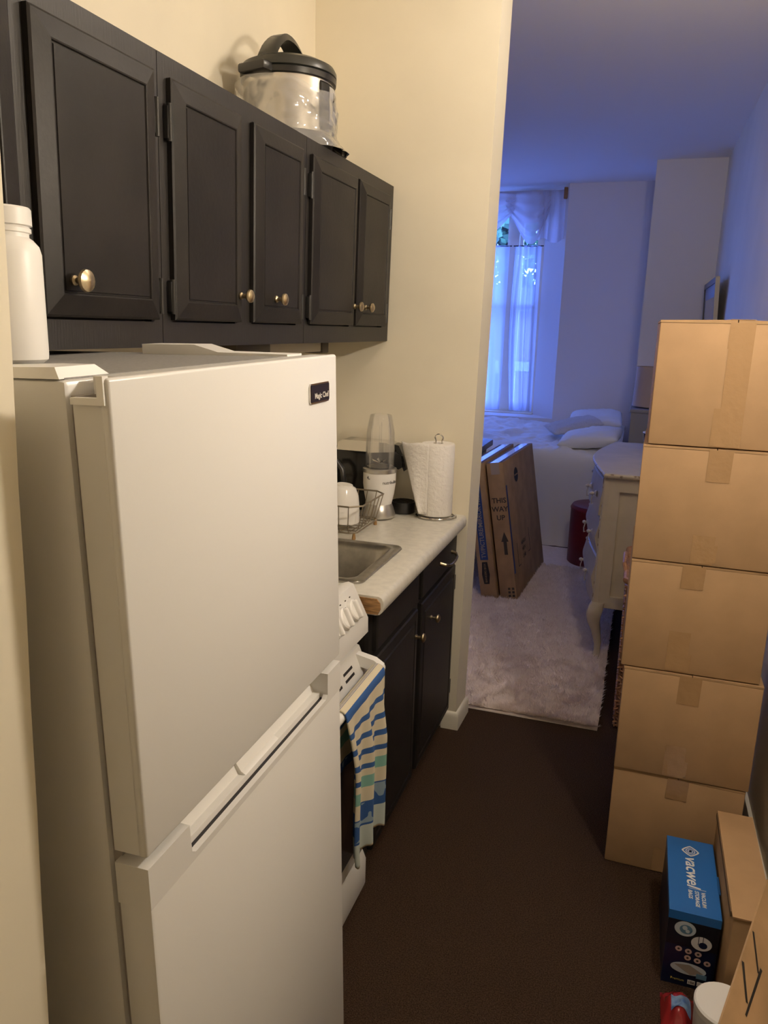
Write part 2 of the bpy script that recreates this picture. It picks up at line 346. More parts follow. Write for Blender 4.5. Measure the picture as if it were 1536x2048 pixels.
build(MB().prism([(-.004, FH + .002), (-.012, FH + .002), (-.012, FH - .020), (-.045, FH - .020), (-.045, FH - .027), (-.004, FH - .027)], 'y', -.003, .006), 'hinge_trim', WHITEP, udo, True)
ld = MB(); ld.rbox(-.046, 0, 0, FW, .075, ZT - .052, .005)
ld.prism([(0, ZT - .056), (FW, ZT - .056), (FW, ZT), (.542, ZT), (.540, ZT - .040), (.532, ZT - .046), (.098, ZT - .046), (.090, ZT - .040), (.088, ZT), (0, ZT)], 'x', -.009, 0)
ld.box(-.046, -.009, 0, .088, ZT - .056, ZT).box(-.046, -.009, .542, FW, ZT - .056, ZT)
ldo = build(ld, 'lower_door', WHITE, fr, True, 25)
build(MB().box(-.016, -.009, .088, .542, ZT - .056, ZT - .048), 'handle_slot', DARK, ldo, True, 0)
hp = MB()
for a, b, dpt in ((.088, .262, .022), (.262, .372, .006), (.372, .542, .022)):
    hp.prism([(-.046, ZT - .052), (-.016, ZT - .052), (-.016, ZT - .038), (-.022 - dpt * .3, ZT - .032 - dpt * .3), (-.042, ZT - .004 - dpt * .2), (-.046, ZT - .002)], 'y', a, b)
build(hp, 'pocket_handle', WHITEP, ldo, True, 20)
h1 = build(MB().loft([[(-.20, .004, 0), (-.062, .004, 0), (-.062, .085, 0), (-.115, .085, 0), (-.20, .05, 0)], [(-.20, .006, .010), (-.068, .006, .012), (-.070, .070, .012), (-.112, .070, .012), (-.20, .045, .010)]]), 'hinge_cover', WHITEP, fr, True)
h1.data.transform(Matrix.Translation((0, 0, FH - .003)))
h2 = build(MB().prism([(-.34, 0), (-.34, .018), (-.235, .018), (-.19, .006), (-.06, .004), (-.06, 0)], 'y', .535, .592), 'rear_hinge_cover', WHITEP, fr, True)
h2.data.transform(Matrix.Translation((0, 0, FH - .003)))
build(MB().box(-.08, -.075, .03, .57, .03, .075), 'kick_grille', GASKET, fr, True, 0)
bd = build(MB().prism([(.484, 1.470), (.487, 1.466), (.558, 1.466), (.561, 1.470), (.561, 1.494), (.558, 1.498), (.487, 1.498), (.484, 1.494)], 'x', 0, .003), 'badge', CHROME, fr, True, 0)
build(MB().box(.003, .0036, .4865, .5585, 1.4685, 1.4955), 'badge_face', mat('badge_navy', (.006, .006, .014), .25), bd, True, 0)
text('Magic Chef', 'lettering', mat('badge_silver', (.62, .58, .52), .4), bd, (.0038, .527, 1.4775), (0, 1, 0), (0, 0, 1), .0125, True, bold=.0002)
# white bottle standing on the fridge
bz = (WM['refrigerator'] @ Vector((-.33, .20, FH - .0005))).z
bt = thing('pill_bottle', 'white plastic screw-cap bottle standing on top of the refrigerator', 'bottle', (-.822, .860, bz))
build(MB().lathe([(0, 0), (.038, 0), (.0445, .005), (.0455, .012), (.0455, .142), (.043, .152), (.036, .160), (.0315, .163), (.0315, .168), (.0345, .169), (.0345, .174), (.032, .176), (.032, .19), (0, .19)], (-.822, .860, bz), 40), 'body', WHITEP, bt)
build(MB().lathe([(.0335, .177), (.036, .178), (.036, .198), (.034, .2005), (0, .2015)], (-.822, .860, bz), 40), 'cap', WHITEP, bt)

# ================================================================== UPPER CABINETS
TILT = Matrix.Rotation(.018, 4, 'Y')
LV = [(.000, .010), (.004, .013), (.036, .020), (.0385, .0195), (.040, .0165), (.0425, .0165), (.0435, .0185), (.047, .0185)]
def knob(p, parent, r=.015):
    return build(MB().lathe([(.0085, 0), (.0085, .004), (.0052, .007), (.0052, .016), (r * .8, .020), (r, .025), (r * .93, .029), (r * .5, .033), (0, .034)], p, 20, 'x'), 'knob', BRASS, parent, True)
def hinge(p, parent):
    return build(MB().rbox(p[0], p[0] + .012, p[1] - .006, p[1] + .006, p[2] - .03, p[2] + .03, .002).lathe([(.005, -.034), (.005, .034)], (p[0] + .011, p[1], p[2]), 10), 'hinge', BLKP, parent, True)
def upper(y0, y1, doors, label):
    r = thing('wall_cabinet', label, 'cabinet', (-.938, y0, 1.548), TILT)
    w = y1 - y0; H = .545
    build(MB().box(-.30, -.018, .002, w - .002, 0, H), 'body', BLACK, r, True, 0)
    ff = MB(); dd = sorted(doors)
    ff.box(-.018, 0, .001, w - .001, 0, .05).box(-.018, 0, .001, w - .001, H - .035, H)
    ff.box(-.018, 0, .001, dd[0][0] - y0 + .012, .05, H - .035).box(-.018, 0, dd[-1][1] - y0 - .012, w - .001, .05, H - .035)
    for a, b in zip(dd[:-1], dd[1:]): ff.box(-.018, 0, a[1] - y0 - .012, b[0] - y0 + .012, .05, H - .035)
    build(ff, 'face_frame', BLACKG, r, True, 0)
    for (a, b, side) in dd:
        d = build(MB().nested(a - y0, b - y0, .054, .505, .001, LV), 'door', BLACK, r, True, 0)
        ky = (a + .062 - y0) if side == 'R' else (b - .02 - y0)      # hinge side R -> knob near the left edge
        if side == 'R' and b - a < .30 and a > 1.5: ky = a + .105 - y0
        knob((.0195, ky, .114), d, .019 if a < 1.2 else .0155)
        hy = (b - y0 + .006) if side == 'R' else (a - y0 - .006)
        hinge((0, hy, .10), d); hinge((0, hy, .425), d)
    return r
upper(.672, 1.384, [(.70, 1.005, 'L'), (1.042, 1.358, 'R')], 'black painted wall cabinet above the refrigerator')
upper(1.384, 2.072, [(1.412, 1.690, 'L'), (1.750, 2.030, 'R')], 'black painted middle wall cabinet below the pressure cooker')
c3 = upper(2.072, 2.836, [(2.094, 2.440, 'L'), (2.462, 2.772, 'R')], 'black painted wall cabinet touching the end wall')
# under-cabinet light fixture
t = thing('under_cabinet_light', 'old under-cabinet light fixture with dark end caps below the wall cabinets', 'light fixture', (-1.14, 1.95, 1.503))
build(MB().rbox(-1.19, -1.09, 2.16, 2.56, 1.510, 1.547, .004), 'diffuser', mat('old_diffuser', (.62, .56, .44), .5), t)
build(MB().rbox(-1.195, -1.085, 1.95, 2.16, 1.503, 1.547, .006), 'end_cap', mat('brown_cap', (.09, .07, .045), .5), t)
build(MB().rbox(-1.195, -1.085, 2.56, 2.62, 1.503, 1.547, .006), 'end_cap', MATS['brown_cap'], t)
build(MB().tube([(-1.19, 2.50, 1.519), (-1.225, 2.50, 1.50), (-1.234, 2.505, 1.45), (-1.234, 2.50, 1.20)], .004), 'cord', BLKP, t)

# ================================================================== PRESSURE COOKER on the wall cabinets
pcx, pcy, pcz = -1.072, 2.262, 2.096; PCK = .885
pc = thing('pressure_cooker', 'stainless steel electric pressure cooker with black lid on top of the wall cabinets', 'pressure cooker', (pcx, pcy, pcz))
build(MB().lathe([(0, 0), (.135, 0), (.145, .008), (.148, .03), (.148, .045), (.14, .05)], (pcx, pcy, pcz), 48), 'base', BLKP, pc)
build(MB().lathe([(.140, .045), (.1475, .047), (.1475, .205), (.140, .207)], (pcx, pcy, pcz), 64), 'steel_body', STEEL, pc)
build(MB().lathe([(.147, .203), (.156, .206), (.158, .222), (.152, .226), (.147, .226)], (pcx, pcy, pcz), 48), 'rim', BLKP, pc)
lid = build(MB().lathe([(.150, .224), (.158, .228), (.158, .240), (.150, .254), (.12, .268), (.06, .276), (0, .278)], (pcx, pcy, pcz), 48), 'lid', mat('lid_black', (.030, .030, .024), .32), pc)
# arched lid handle running front to back
ha = math.radians(84); ux, uy = math.cos(ha), math.sin(ha)
Lh = []
for i in range(15):
    s = i / 14; a = lerp(-.135, .085, s); hgt = .258 + .078 * math.sin(math.pi * s) ** .8; th = .010; w = .026 + .012 * abs(2 * s - 1)
    Lh.append([(pcx + a * ux - w * uy, pcy + a * uy + w * ux, pcz + hgt - th), (pcx + a * ux + w * uy, pcy + a * uy - w * ux, pcz + hgt - th), (pcx + a * ux + w * .7 * uy, pcy + a * uy - w * .7 * ux, pcz + hgt + th), (pcx + a * ux - w * .7 * uy, pcy + a * uy + w * .7 * ux, pcz + hgt + th)])
build(MB().loft(Lh), 'lid_handle', MATS['lid_black'], lid, smooth=60)
for ang in (256, 76):
    a = math.radians(ang); cxx, cyy = pcx + .157 * math.cos(a), pcy + .157 * math.sin(a)
    mbx = MB().rbox(-.028, .03, -.055, .055, -.012, .016, .008)
    mbx.v = [(cxx + x * math.cos(a) - y * math.sin(a), cyy + x * math.sin(a) + y * math.cos(a), pcz + .215 + z) for x, y, z in mbx.v]
    build(mbx, 'side_handle', BLKP, pc)
# control panel, curved with the drum
def drum(a0, a1, z0, z1, r0, r1, n=10):
    m = MB(); A = [math.radians(lerp(a0, a1, i / n)) for i in range(n + 1)]
    loops = [[(pcx + r * math.cos(a), pcy + r * math.sin(a), pcz + z) for r, z in ((r0, z0), (r1, z0 + .008), (r1, z1 - .008), (r0, z1))] for a in A]
    return m.loft(loops)
cp = build(drum(-22, 34, .055, .200, .147, .153), 'control_panel', BLKP, pc)
build(drum(-6, 28, .075, .192, .152, .155), 'panel_face', mat('panel_grey', (.42, .40, .37), .35), cp)
build(drum(4, 20, .120, .180, .154, .1565), 'display', BLKG, cp)
# crumpled clear plastic bag pulled up around the drum
def bagf(u, v):
    a = 2 * math.pi * u; h = lerp(-.004, .172, v) + .030 * vnoise(u * 11, 2.2) * v + (.022 * math.sin(a - 2.6)) * v
    rr = .157 + .010 * vnoise(u * 22 % 22, v * 5) + .006 * vnoise(u * 60 % 60, v * 16) + .045 * max(0, .30 - v) * 3.0 * max(0, math.cos(a - .35)) + .012 * max(0, math.cos(a - 4.0)) + .004
    return (pcx + rr * math.cos(a), pcy + rr * math.sin(a), pcz + max(.0005, h))
bag = build(MB().grid(bagf, 110, 22), 'plastic_bag', WRAP, smooth=25)

for o in [c for c in bpy.data.objects if c.type == 'MESH' and (c.parent == pc or (c.parent and c.parent.parent == pc))]: o.data.transform(Matrix.Scale(PCK, 4))
for v in bag.data.vertices: v.co = Vector((pcx, pcy, pcz)) + (v.co - Vector((pcx, pcy, pcz))) * PCK
tag(bag, 'crumpled clear plastic bag wrapped around the pressure cooker', 'plastic bag'); recenter(bag)

# ================================================================== STOVE
st = thing('stove', 'narrow white kitchen range between the refrigerator and the sink counter', 'stove', (-.92, 1.555, 0))
Y0, Y1 = 1.300, 1.815
build(MB().rbox(-1.22, -.668, Y0, Y1, .03, .905, .006), 'body', WHITE, st)
build(MB().rbox(-1.225, -.695, Y0 - .002, Y1 + .002, .905, .93, .006), 'cooktop', WHITE, st)
build(MB().rbox(-1.232, -1.19, Y0, Y1, .93, 1.02, .008), 'backguard', WHITE, st)
for bx, by, rr in ((-.80, 1.425, .085), (-.80, 1.69, .075), (-1.05, 1.425, .075), (-1.05, 1.69, .085)):
    b = build(MB().lathe([(rr * 1.1, .930), (rr * 1.12, .934), (rr, .933), (rr * .4, .926), (0, .926)], (bx, by, 0), 32), 'burner', CHROME, st)
    pts = [(bx + (rr * (1 - .8 * k / 70)) * math.cos(k * .45), by + (rr * (1 - .8 * k / 70)) * math.sin(k * .45), .940) for k in range(71)]
    build(MB().tube(pts, .004, 6), 'coil', BLKP, b)
build(MB().prism([(-.708, .905), (-.708, .938), (-.690, .944), (-.676, .940), (-.633, .852), (-.632, .812), (-.645, .796), (-.708, .790)], 'y', Y0, Y1), 'control_panel', WHITE, st, smooth=40)
pn = Vector((.088, 0, .043)).normalized(); pt = Vector((-.043, 0, .088)).normalized()
Lm = Matrix([(pn.x, 0, pt.x, 0), (0, 1, 0, 0), (pn.z, 0, pt.z, 0), (0, 0, 0, 1)])
for ky in (1.372, 1.432, 1.618, 1.682, 1.746):
    c = Vector((-.6545, ky, .8975)) + pn * -.002 - pt * .006
    k = MB().lathe([(.029, 0), (.029, .005), (.027, .012), (.023, .015), (0, .015)], (0, 0, 0), 28, 'x').rbox(.008, .026, -.006, .006, -.025, .025, .005, 3)
    k.v = [tuple(Lm @ Vector(p) + c) for p in k.v]
    ko = build(k, 'knob', WHITEP, st)
    for da in (-60, -25, 25, 60):
        a = math.radians(da); q = MB().box(0, .0004, -.004, .004, -.0015, .0015); off = Vector((.0, .036 * math.sin(a), .036 * math.cos(a)))
        q.v = [tuple(Lm @ (Vector(p) + off) + c + pn * .0022) for p in q.v]; build(q, 'dial_mark', INKF, ko, smooth=0)
od = build(MB().prism([(-.667, .160), (-.630, .160), (-.626, .168), (-.626, .690), (-.632, .715), (-.655, .772), (-.667, .776)], 'y', Y0 + .004, Y1 - .004), 'oven_door', WHITE, st, smooth=30)
build(MB().rbox(-.627, -.6235, Y0 + .075, Y1 - .075, .21, .62, .0015), 'oven_window', BLKG, od)
for k in range(2):
    for j in range(5):
        y = 1.36 + j * .085
        q = MB().box(0, .002, -.030, .030, -.0035, .0035); n2 = Vector((.057, 0, .023)).normalized(); t2 = Vector((-.023, 0, .057)).normalized()
        c = Vector((-.6415, y, .738)) + t2 * (-.010 + .018 * k); q.v = [tuple(c + n2 * (p[0] - .0012) + Vector((0, p[1], 0)) + t2 * p[2]) for p in q.v]
        build(q, 'vent_slot', DARK, od, smooth=0)
hb = MB()
for y in (Y0 + .03, Y1 - .03):
    hb.prism([(-.65, .762), (-.600, .752), (-.578, .738), (-.576, .715), (-.588, .706), (-.606, .722), (-.638, .728), (-.65, .73)], 'y', y - .012, y + .012)
hb.tube([(-.588, Y0 + .02, .727), (-.588, Y1 - .02, .727)], .014, 14)
build(hb, 'handle', WHITEP, od, smooth=40)
dr = build(MB().prism([(-.667, .035), (-.625, .035), (-.622, .045), (-.622, .125), (-.632, .150), (-.667, .150)], 'y', Y0 + .004, Y1 - .004), 'storage_drawer', WHITE, st, smooth=30)
# towel on the oven handle: outer front, over the bar, inner back
bx, bz_ = -.588, .727
def towelf(u, v):
    y = lerp(1.500, 1.772, u)
    fold = .010 * math.sin(u * 15 + 1.0) + .006 * math.sin(u * 31)
    s = v * .66
    if s < .18: z = .545 + s; x = bx - .018 + fold * .25; 
    else:
        a = (s - .18) / .05
        if a < 1: ang = math.pi * (1 - a); x = bx + .0185 * math.cos(ang); z = bz_ + .0185 * math.sin(ang)
        else:
            dwn = s - .23; z = bz_ - dwn * lerp(.97, 1.0, u) ; x = bx + .0185 + min(1, dwn * 6) * (.006 + fold)
            y += -.03 * (1 - u) * dwn / .43 * -1.6 + .012 * math.sin(dwn * 12) * (1 - u)
    if v > .97: z += .010 * vnoise(u * 40, 5)
    return (x, y, z)
tw = MB().grid(towelf, 60, 80)
tw.uv = [(i / 60, max(0., min(1., ((j / 80) * .66 - .205) / .455 if (j / 80) * .66 > .205 else (.205 - (j / 80) * .66) / .455 + .3))) for j in range(81) for i in range(61)]
two = build(tw, 'dish_towel', TOWEL, smooth=80, solid=.003); tag(two, 'striped blue, green and cream dish towel hanging from the oven handle', 'towel'); recenter(two)

# ================================================================== BASE CABINET, COUNTER, SINK
CZ = .905
bc = thing('base_cabinet', 'black painted base cabinet under the sink counter with doors and a drawer', 'cabinet', (-.93, 2.34, 0))
build(MB().box(-1.235, -.652, 1.845, 2.836, .095, .72).box(-.672, -.652, 1.845, 2.836, .72, .852).box(-1.235, -.672, 2.33, 2.836, .72, .852).box(-1.235, -.672, 1.845, 1.862, .72, .852).box(-1.235, -.700, 1.845, 2.836, 0, .095), 'body', BLACK, bc, smooth=0)
ff = MB().box(-.652, -.640, 1.845, 2.836, .095, .13).box(-.652, -.640, 1.845, 2.836, .835, .852).box(-.652, -.640, 1.845, 1.89, .13, .835).box(-.652, -.640, 2.275, 2.345, .13, .835).box(-.652, -.640, 2.79, 2.836, .13, .835).box(-.652, -.640, 1.89, 2.275, .70, .728).box(-.652, -.640, 2.345, 2.79, .70, .728)
build(ff, 'face_frame', BLACKG, bc, smooth=0)
LV2 = [(0, .012), (.004, .016), (.030, .018), (.034, .015), (.038, .015), (.042, .018)]
build(MB().nested(1.872, 2.283, .732, .842, -.640, [(0, .012), (.005, .016)]), 'false_drawer_front', BLACK, bc, smooth=0)
dw = build(MB().nested(2.322, 2.805, .732, .842, -.640, [(0, .012), (.005, .016)]), 'drawer', BLACK, bc, smooth=0)
pts = [(-.624, 2.552, .790), (-.605, 2.556, .786), (-.596, 2.575, .780), (-.594, 2.61, .776), (-.594, 2.66, .776), (-.596, 2.695, .780), (-.605, 2.714, .786), (-.624, 2.718, .790)]
build(MB().tube(pts, [.007, .006, .005, .006, .006, .005, .006, .007], 10), 'bail_handle', BRASS, dw)
d1 = build(MB().nested(1.872, 2.283, .105, .715, -.640, LV2), 'door', BLACK, bc, smooth=0)
d2 = build(MB().nested(2.328, 2.805, .105, .715, -.640, LV2), 'door', BLACK, bc, smooth=0)
def wknob(p, parent, r=.0155):
    return build(MB().lathe([(.0085, 0), (.0085, .004), (.0052, .007), (.0052, .016), (r * .8, .020), (r, .025), (r * .93, .029), (r * .5, .033), (0, .034)], p, 20, 'x'), 'knob', BRASS, parent)
wknob((-.622, 2.255, .628), d1); wknob((-.622, 2.44, .628), d2)
for z in (.20, .64):
    build(MB().rbox(-.640, -.624, 2.806, 2.818, z - .03, z + .03, .002), 'hinge', BLKP, d2)
ct = thing('countertop', 'white laminate countertop with a rounded front edge around the sink', 'countertop', (-.92, 2.335, .852))
pr = [(-.70, CZ), (-.612, CZ), (-.603, CZ - .004), (-.598, CZ - .014), (-.597, CZ - .028), (-.600, CZ - .042), (-.608, CZ - .050), (-.62, CZ - .053), (-.70, CZ - .053)]
mb = MB().prism(pr, 'y', 1.835, 2.838).box(-1.238, -1.09, 1.835, 2.838, .852, CZ).box(-1.09, -.70, 2.29, 2.838, .852, CZ).box(-1.09, -.70, 1.835, 1.925, .852, CZ)
build(mb, 'slab', COUNTER, ct, smooth=40)
pe = [(-.80, CZ - .006), (-.616, CZ - .006), (-.606, CZ - .018), (-.605, CZ - .034), (-.612, CZ - .049), (-.80, CZ - .049)]
build(MB().prism(pe, 'y', 1.831, 1.8355), 'exposed_core', WOODE, ct, smooth=0)
sk = thing('sink', 'stainless steel drop-in sink set into the white countertop', 'sink', (-.90, 2.105, .74))
x0, x1, y0, y1 = -1.115, -.688, 1.905, 2.312
loops = []
for ins, z, r in ((0, CZ + .001, .03), (.002, CZ + .006, .03), (.012, CZ + .008, .03), (.026, CZ + .006, .032), (.032, CZ + .004, .035), (.040, CZ - .012, .045), (.046, CZ - .10, .05), (.060, CZ - .155, .05), (.10, CZ - .165, .05), (.16, CZ - .168, .02)):
    loops.append(rrect(x0 + ins, x1 - ins, y0 + ins, y1 - ins, z, r))
build(MB().loft(loops, cap0=False), 'basin', SINKM, sk, smooth=50, solid=.0015)
build(MB().lathe([(.04, .002), (.035, .004), (.01, .001), (0, .001)], (-.90, 2.105, CZ - .168), 24), 'drain', CHROME, sk)

# ================================================================== COUNTER ITEMS
# blender
nx, ny = -.898, 2.668
nb = thing('blender', 'white personal blender with silver foot and clear upturned cup', 'blender', (nx, ny, CZ))
build(MB().lathe([(0, .003), (.056, .003), (.061, .008), (.062, .016), (.055, .040), (.047, .058), (.040, .066)], (nx, ny, CZ), 40), 'foot', SILVER, nb)
build(MB().lathe([(.040, .030), (.0465, .05), (.055, .09), (.0605, .13), (.061, .172), (.058, .176)], (nx, ny, CZ), 40), 'motor_base', WHITEP, nb)
build(MB().lathe([(.058, .174), (.0625, .175), (.0625, .188), (.056, .190)], (nx, ny, CZ), 40), 'ring', SILVER, nb)
build(MB().lathe([(.050, .186), (.050, .196), (.03, .199), (.015, .206), (0, .206)], (nx, ny, CZ), 32), 'blade_unit', BLKP, nb)
bl = MB()
for k in range(4):
    a = k * math.pi / 2 + .5; bl.add([(nx, ny, CZ + .205), (nx + .03 * math.cos(a), ny + .03 * math.sin(a), CZ + .222), (nx + .028 * math.cos(a + .3), ny + .028 * math.sin(a + .3), CZ + .216), (nx, ny, CZ + .208)], [(0, 1, 2), (0, 2, 3), (0, 3, 1), (1, 3, 2)])
build(bl, 'blade', CHROME, nb, smooth=0)
cup = build(MB().lathe([(.0535, .190), (.0535, .25), (.0515, .32), (.046, .352), (.041, .378), (.0385, .384), (.036, .385), (.0385, .379), (.0435, .352), (.049, .32), (.051, .25), (.051, .190), (.0535, .190)], (nx, ny, CZ), 48), 'cup', CLEAR, nb)
for k in range(8):
    a = k * math.pi / 4 + .25; build(MB().tube([(nx + r * math.cos(a), ny + r * math.sin(a), CZ + z) for r, z in ((.0495, .21), (.0495, .25), (.0475, .32), (.042, .352))], .0016, 6), 'rib', CLEAR, cup)
tx = text('nutribullet', 'lettering', INK, nb, (0, 0, 0), (1, 0, 0), (0, 0, 1), .0165, True, extrude=.0002, align='CENTER')
def wrap(o, a0, r, zc):
    for v in o.data.vertices:
        x, y, z = v.co; a = a0 + x / r; rr = r + .0006 - y * 1.0; v.co = Vector((rr * math.cos(a), rr * math.sin(a), zc + z))
wrap(tx, math.radians(-28), .0609, .142)
tx2 = build(MB().box(-.004, -.001, -.0003, .0003, -.001, .008).box(-.001, .006, -.0003, .0003, -.003, -.001).box(-.006, -.004, -.0003, .0003, 0, .003), 'small_figure_print', INK, nb, True, 0); wrap(tx2, math.radians(-112), .061, .156)
# paper towels
px_, py_ = -.704, 2.765
pt_ = thing('paper_towel_holder', 'chrome wire paper towel holder beside the end wall', 'towel holder', (px_, py_, CZ))
cir = [(px_ + .072 * math.cos(a), py_ + .068 * math.sin(a), CZ + .006) for a in np.linspace(0, 2 * math.pi, 28, endpoint=False)]
build(MB().tube(cir, .0035, 8, True), 'base_ring', CHROME, pt_)
build(MB().tube([(px_ - .07, py_, CZ + .006), (px_, py_, CZ + .010), (px_ + .07, py_, CZ + .006)], .003), 'cross_wire', CHROME, pt_)
build(MB().tube([(px_ + .072, py_ - .01, CZ + .006), (px_ + .085, py_ - .02, CZ + .009), (px_ + .086, py_ - .028, CZ + .02), (px_ + .076, py_ - .03, CZ + .016), (px_ + .060, py_ - .03, CZ + .006)], .0035), 'side_curl', CHROME, pt_)
build(MB().tube([(px_ - .010, py_, CZ + .01), (px_ - .010, py_, CZ + .29)] + [(px_ + .002 - .016 * math.cos(a), py_, CZ + .296 + .018 * math.sin(a)) for a in np.linspace(.3, math.pi - .3, 9)] + [(px_ + .014, py_, CZ + .29), (px_ + .014, py_, CZ + .27)], .0032), 'loop_post', CHROME, pt_)
pr_ = thing('paper_towel_roll', 'white paper towel roll with a loose sheet on the wire holder', 'paper towels', (px_, py_, CZ + .012))
build(MB().lathe([(.019, .012), (.060, .012), (.0625, .018), (.0625, .276), (.060, .281), (.019, .281), (.019, .012)], (px_, py_, CZ), 48), 'roll', PAPER, pr_)
def flapf(u, v):
    z = CZ + lerp(.020, .283, v); a = math.radians(-62) ; reach = u * lerp(.030, .118, v)
    x = px_ + .063 * math.cos(a) * 0 + lerp(-.018, -.018, v) - reach; y = py_ - .0632 + .030 * (reach / .11) ** 2 + .006 * math.sin(u * 5 + v * 3) * u
    return (x, y, z + .004 * math.sin(u * 6) * v)
build(MB().grid(flapf, 16, 20), 'loose_sheet', PAPER, pr_, smooth=80, solid=.0015)
# coffee machine (spout to the right)
cm = thing('coffee_machine', 'black and chrome capsule coffee machine behind the blender', 'coffee machine', (-1.03, 2.785, CZ))
build(MB().rbox(-1.215, -.965, 2.738, 2.832, CZ, CZ + .235, .012), 'body', BLKG, cm)
chr_ = build(MB().prism([(-1.10, .232), (-1.095, .262), (-1.075, .272), (-.90, .270), (-.868, .258), (-.868, .238), (-1.0, .225)], 'y', 2.742, 2.830), 'chrome_top', CHROME, cm)
chr_.data.transform(Matrix.Translation((0, 0, CZ)))
build(MB().prism([(-.965, CZ + .15), (-.965, CZ + .235), (-.872, CZ + .240), (-.845, CZ + .225), (-.838, CZ + .18), (-.850, CZ + .172), (-.875, CZ + .178), (-.90, CZ + .15)], 'y', 2.748, 2.824), 'head', BLKP, cm, smooth=30)
build(MB().prism([(-.875, CZ + .265), (-.855, CZ + .262), (-.836, CZ + .225), (-.822, CZ + .172), (-.832, CZ + .165), (-.846, CZ + .20), (-.862, CZ + .24)], 'y', 2.756, 2.816), 'lever', BLKG, cm, smooth=40)
dt = build(MB().lathe([(0, .002), (.044, .002), (.046, .006), (.046, .044), (.042, .046), (.042, .043), (0, .043)], (-.838, 2.784, CZ), 36), 'drip_tray', BLKP, cm)
for k in range(7):
    y = -.034 + k * .0113; hw = math.sqrt(max(0, .042 ** 2 - y * y)); build(MB().box(-.838 - hw, -.838 + hw, 2.784 + y - .0016, 2.784 + y + .0016, CZ + .0435, CZ + .0465), 'grate_bar', BLKG, dt, smooth=0)
build(MB().box(-.97, -.876, 2.765, 2.803, CZ, CZ + .03), 'tray_arm', BLKP, cm, smooth=0)
# kettle
kx, ky = -1.150, 2.657
kt = thing('kettle', 'black electric kettle with a curved handle at the back of the counter', 'kettle', (kx, ky, CZ))
build(MB().lathe([(0, 0), (.058, 0), (.060, .012), (.059, .02), (.056, .10), (.050, .18), (.044, .195), (.03, .205), (0, .208)], (kx, ky, CZ), 36), 'body', BLKG, kt)
build(MB().tube([(kx + .050, ky, CZ + .195), (kx + .085, ky - .005, CZ + .20), (kx + .110, ky - .01, CZ + .175), (kx + .118, ky - .01, CZ + .13), (kx + .110, ky - .008, CZ + .08), (kx + .075, ky, CZ + .05)], [.012, .013, .012, .011, .010, .009], 12), 'handle', BLKP, kt)
# dish rack
rk = thing('dish_rack', 'small bronze wire dish rack holding a white bowl', 'dish rack', (-1.0, 2.43, CZ))
WIRE = mat('wire_metal', (.36, .31, .24), .35, metal=1.0)
RX0, RX1, RY0, RY1 = -1.175, -.862, 2.322, 2.565
def ring(x0, x1, y0, y1, z, c): return [(x0 + c, y0, z), (x1 - c, y0, z), (x1, y0 + c, z), (x1, y1 - c, z), (x1 - c, y1, z), (x0 + c, y1, z), (x0, y1 - c, z), (x0, y0 + c, z)]
build(MB().tube(ring(RX0 - .02, RX1 + .02, RY0 - .02, RY1 + .02, CZ + .118, .035), .0030, 8, True), 'top_rail', WIRE, rk)
build(MB().tube(ring(RX0, RX1, RY0, RY1, CZ + .024, .02), .0026, 8, True), 'bottom_rail', WIRE, rk)
for k in range(9):
    s = (k + .5) / 9; x = lerp(RX0 + .01, RX1 - .01, s); xt = lerp(RX0 - .0, RX1 + .0, s)
    build(MB().tube([(xt, RY0 - .02, CZ + .118), (x, RY0, CZ + .035), (x, RY0 + .008, CZ + .024), (x, RY1 - .008, CZ + .024), (x, RY1, CZ + .035), (xt, RY1 + .02, CZ + .118)], .0017, 6), 'wire', WIRE, rk)
for k in range(6):
    s = (k + .5) / 6; y = lerp(RY0 + .01, RY1 - .01, s); yt = lerp(RY0 - .005, RY1 + .005, s)
    build(MB().tube([(RX0 - .02, yt, CZ + .118), (RX0, y, CZ + .035), (RX0 + .008, y, CZ + .026), (RX1 - .008, y, CZ + .026), (RX1, y, CZ + .035), (RX1 + .02, yt, CZ + .118)], .0017, 6), 'wire', WIRE, rk)
for x, y in ((RX0 + .02, RY0 + .01), (RX1 - .01, RY0 + .015), (RX0 + .02, RY1 - .01), (RX1 - .01, RY1 - .01)):
    build(MB().lathe([(.006, 0), (.007, .004), (.004, .024), (0, .026)], (x, y, CZ), 10), 'foot', mat('amber_foot', (.30, .17, .06), .3), rk)
bw = MB().lathe([(.066, 0), (.068, .003), (.0655, .02), (.060, .06), (.052, .095), (.040, .118), (.030, .123), (.028, .128), (0, .128)], (0, 0, 0), 40)
Mx = Matrix.Translation((-.965, 2.445, CZ + .0295)) @ Matrix.Rotation(math.radians(7), 4, 'Y') @ Matrix.Translation((.058 - .058, 0, .006))
bw.v = [tuple(Mx @ Vector(p)) for p in bw.v]
wb = build(bw, 'bowl', mat('white_ceramic', (.84, .81, .75), .14)); tag(wb, 'white ceramic bowl upside down in the dish rack', 'bowl'); recenter(wb)

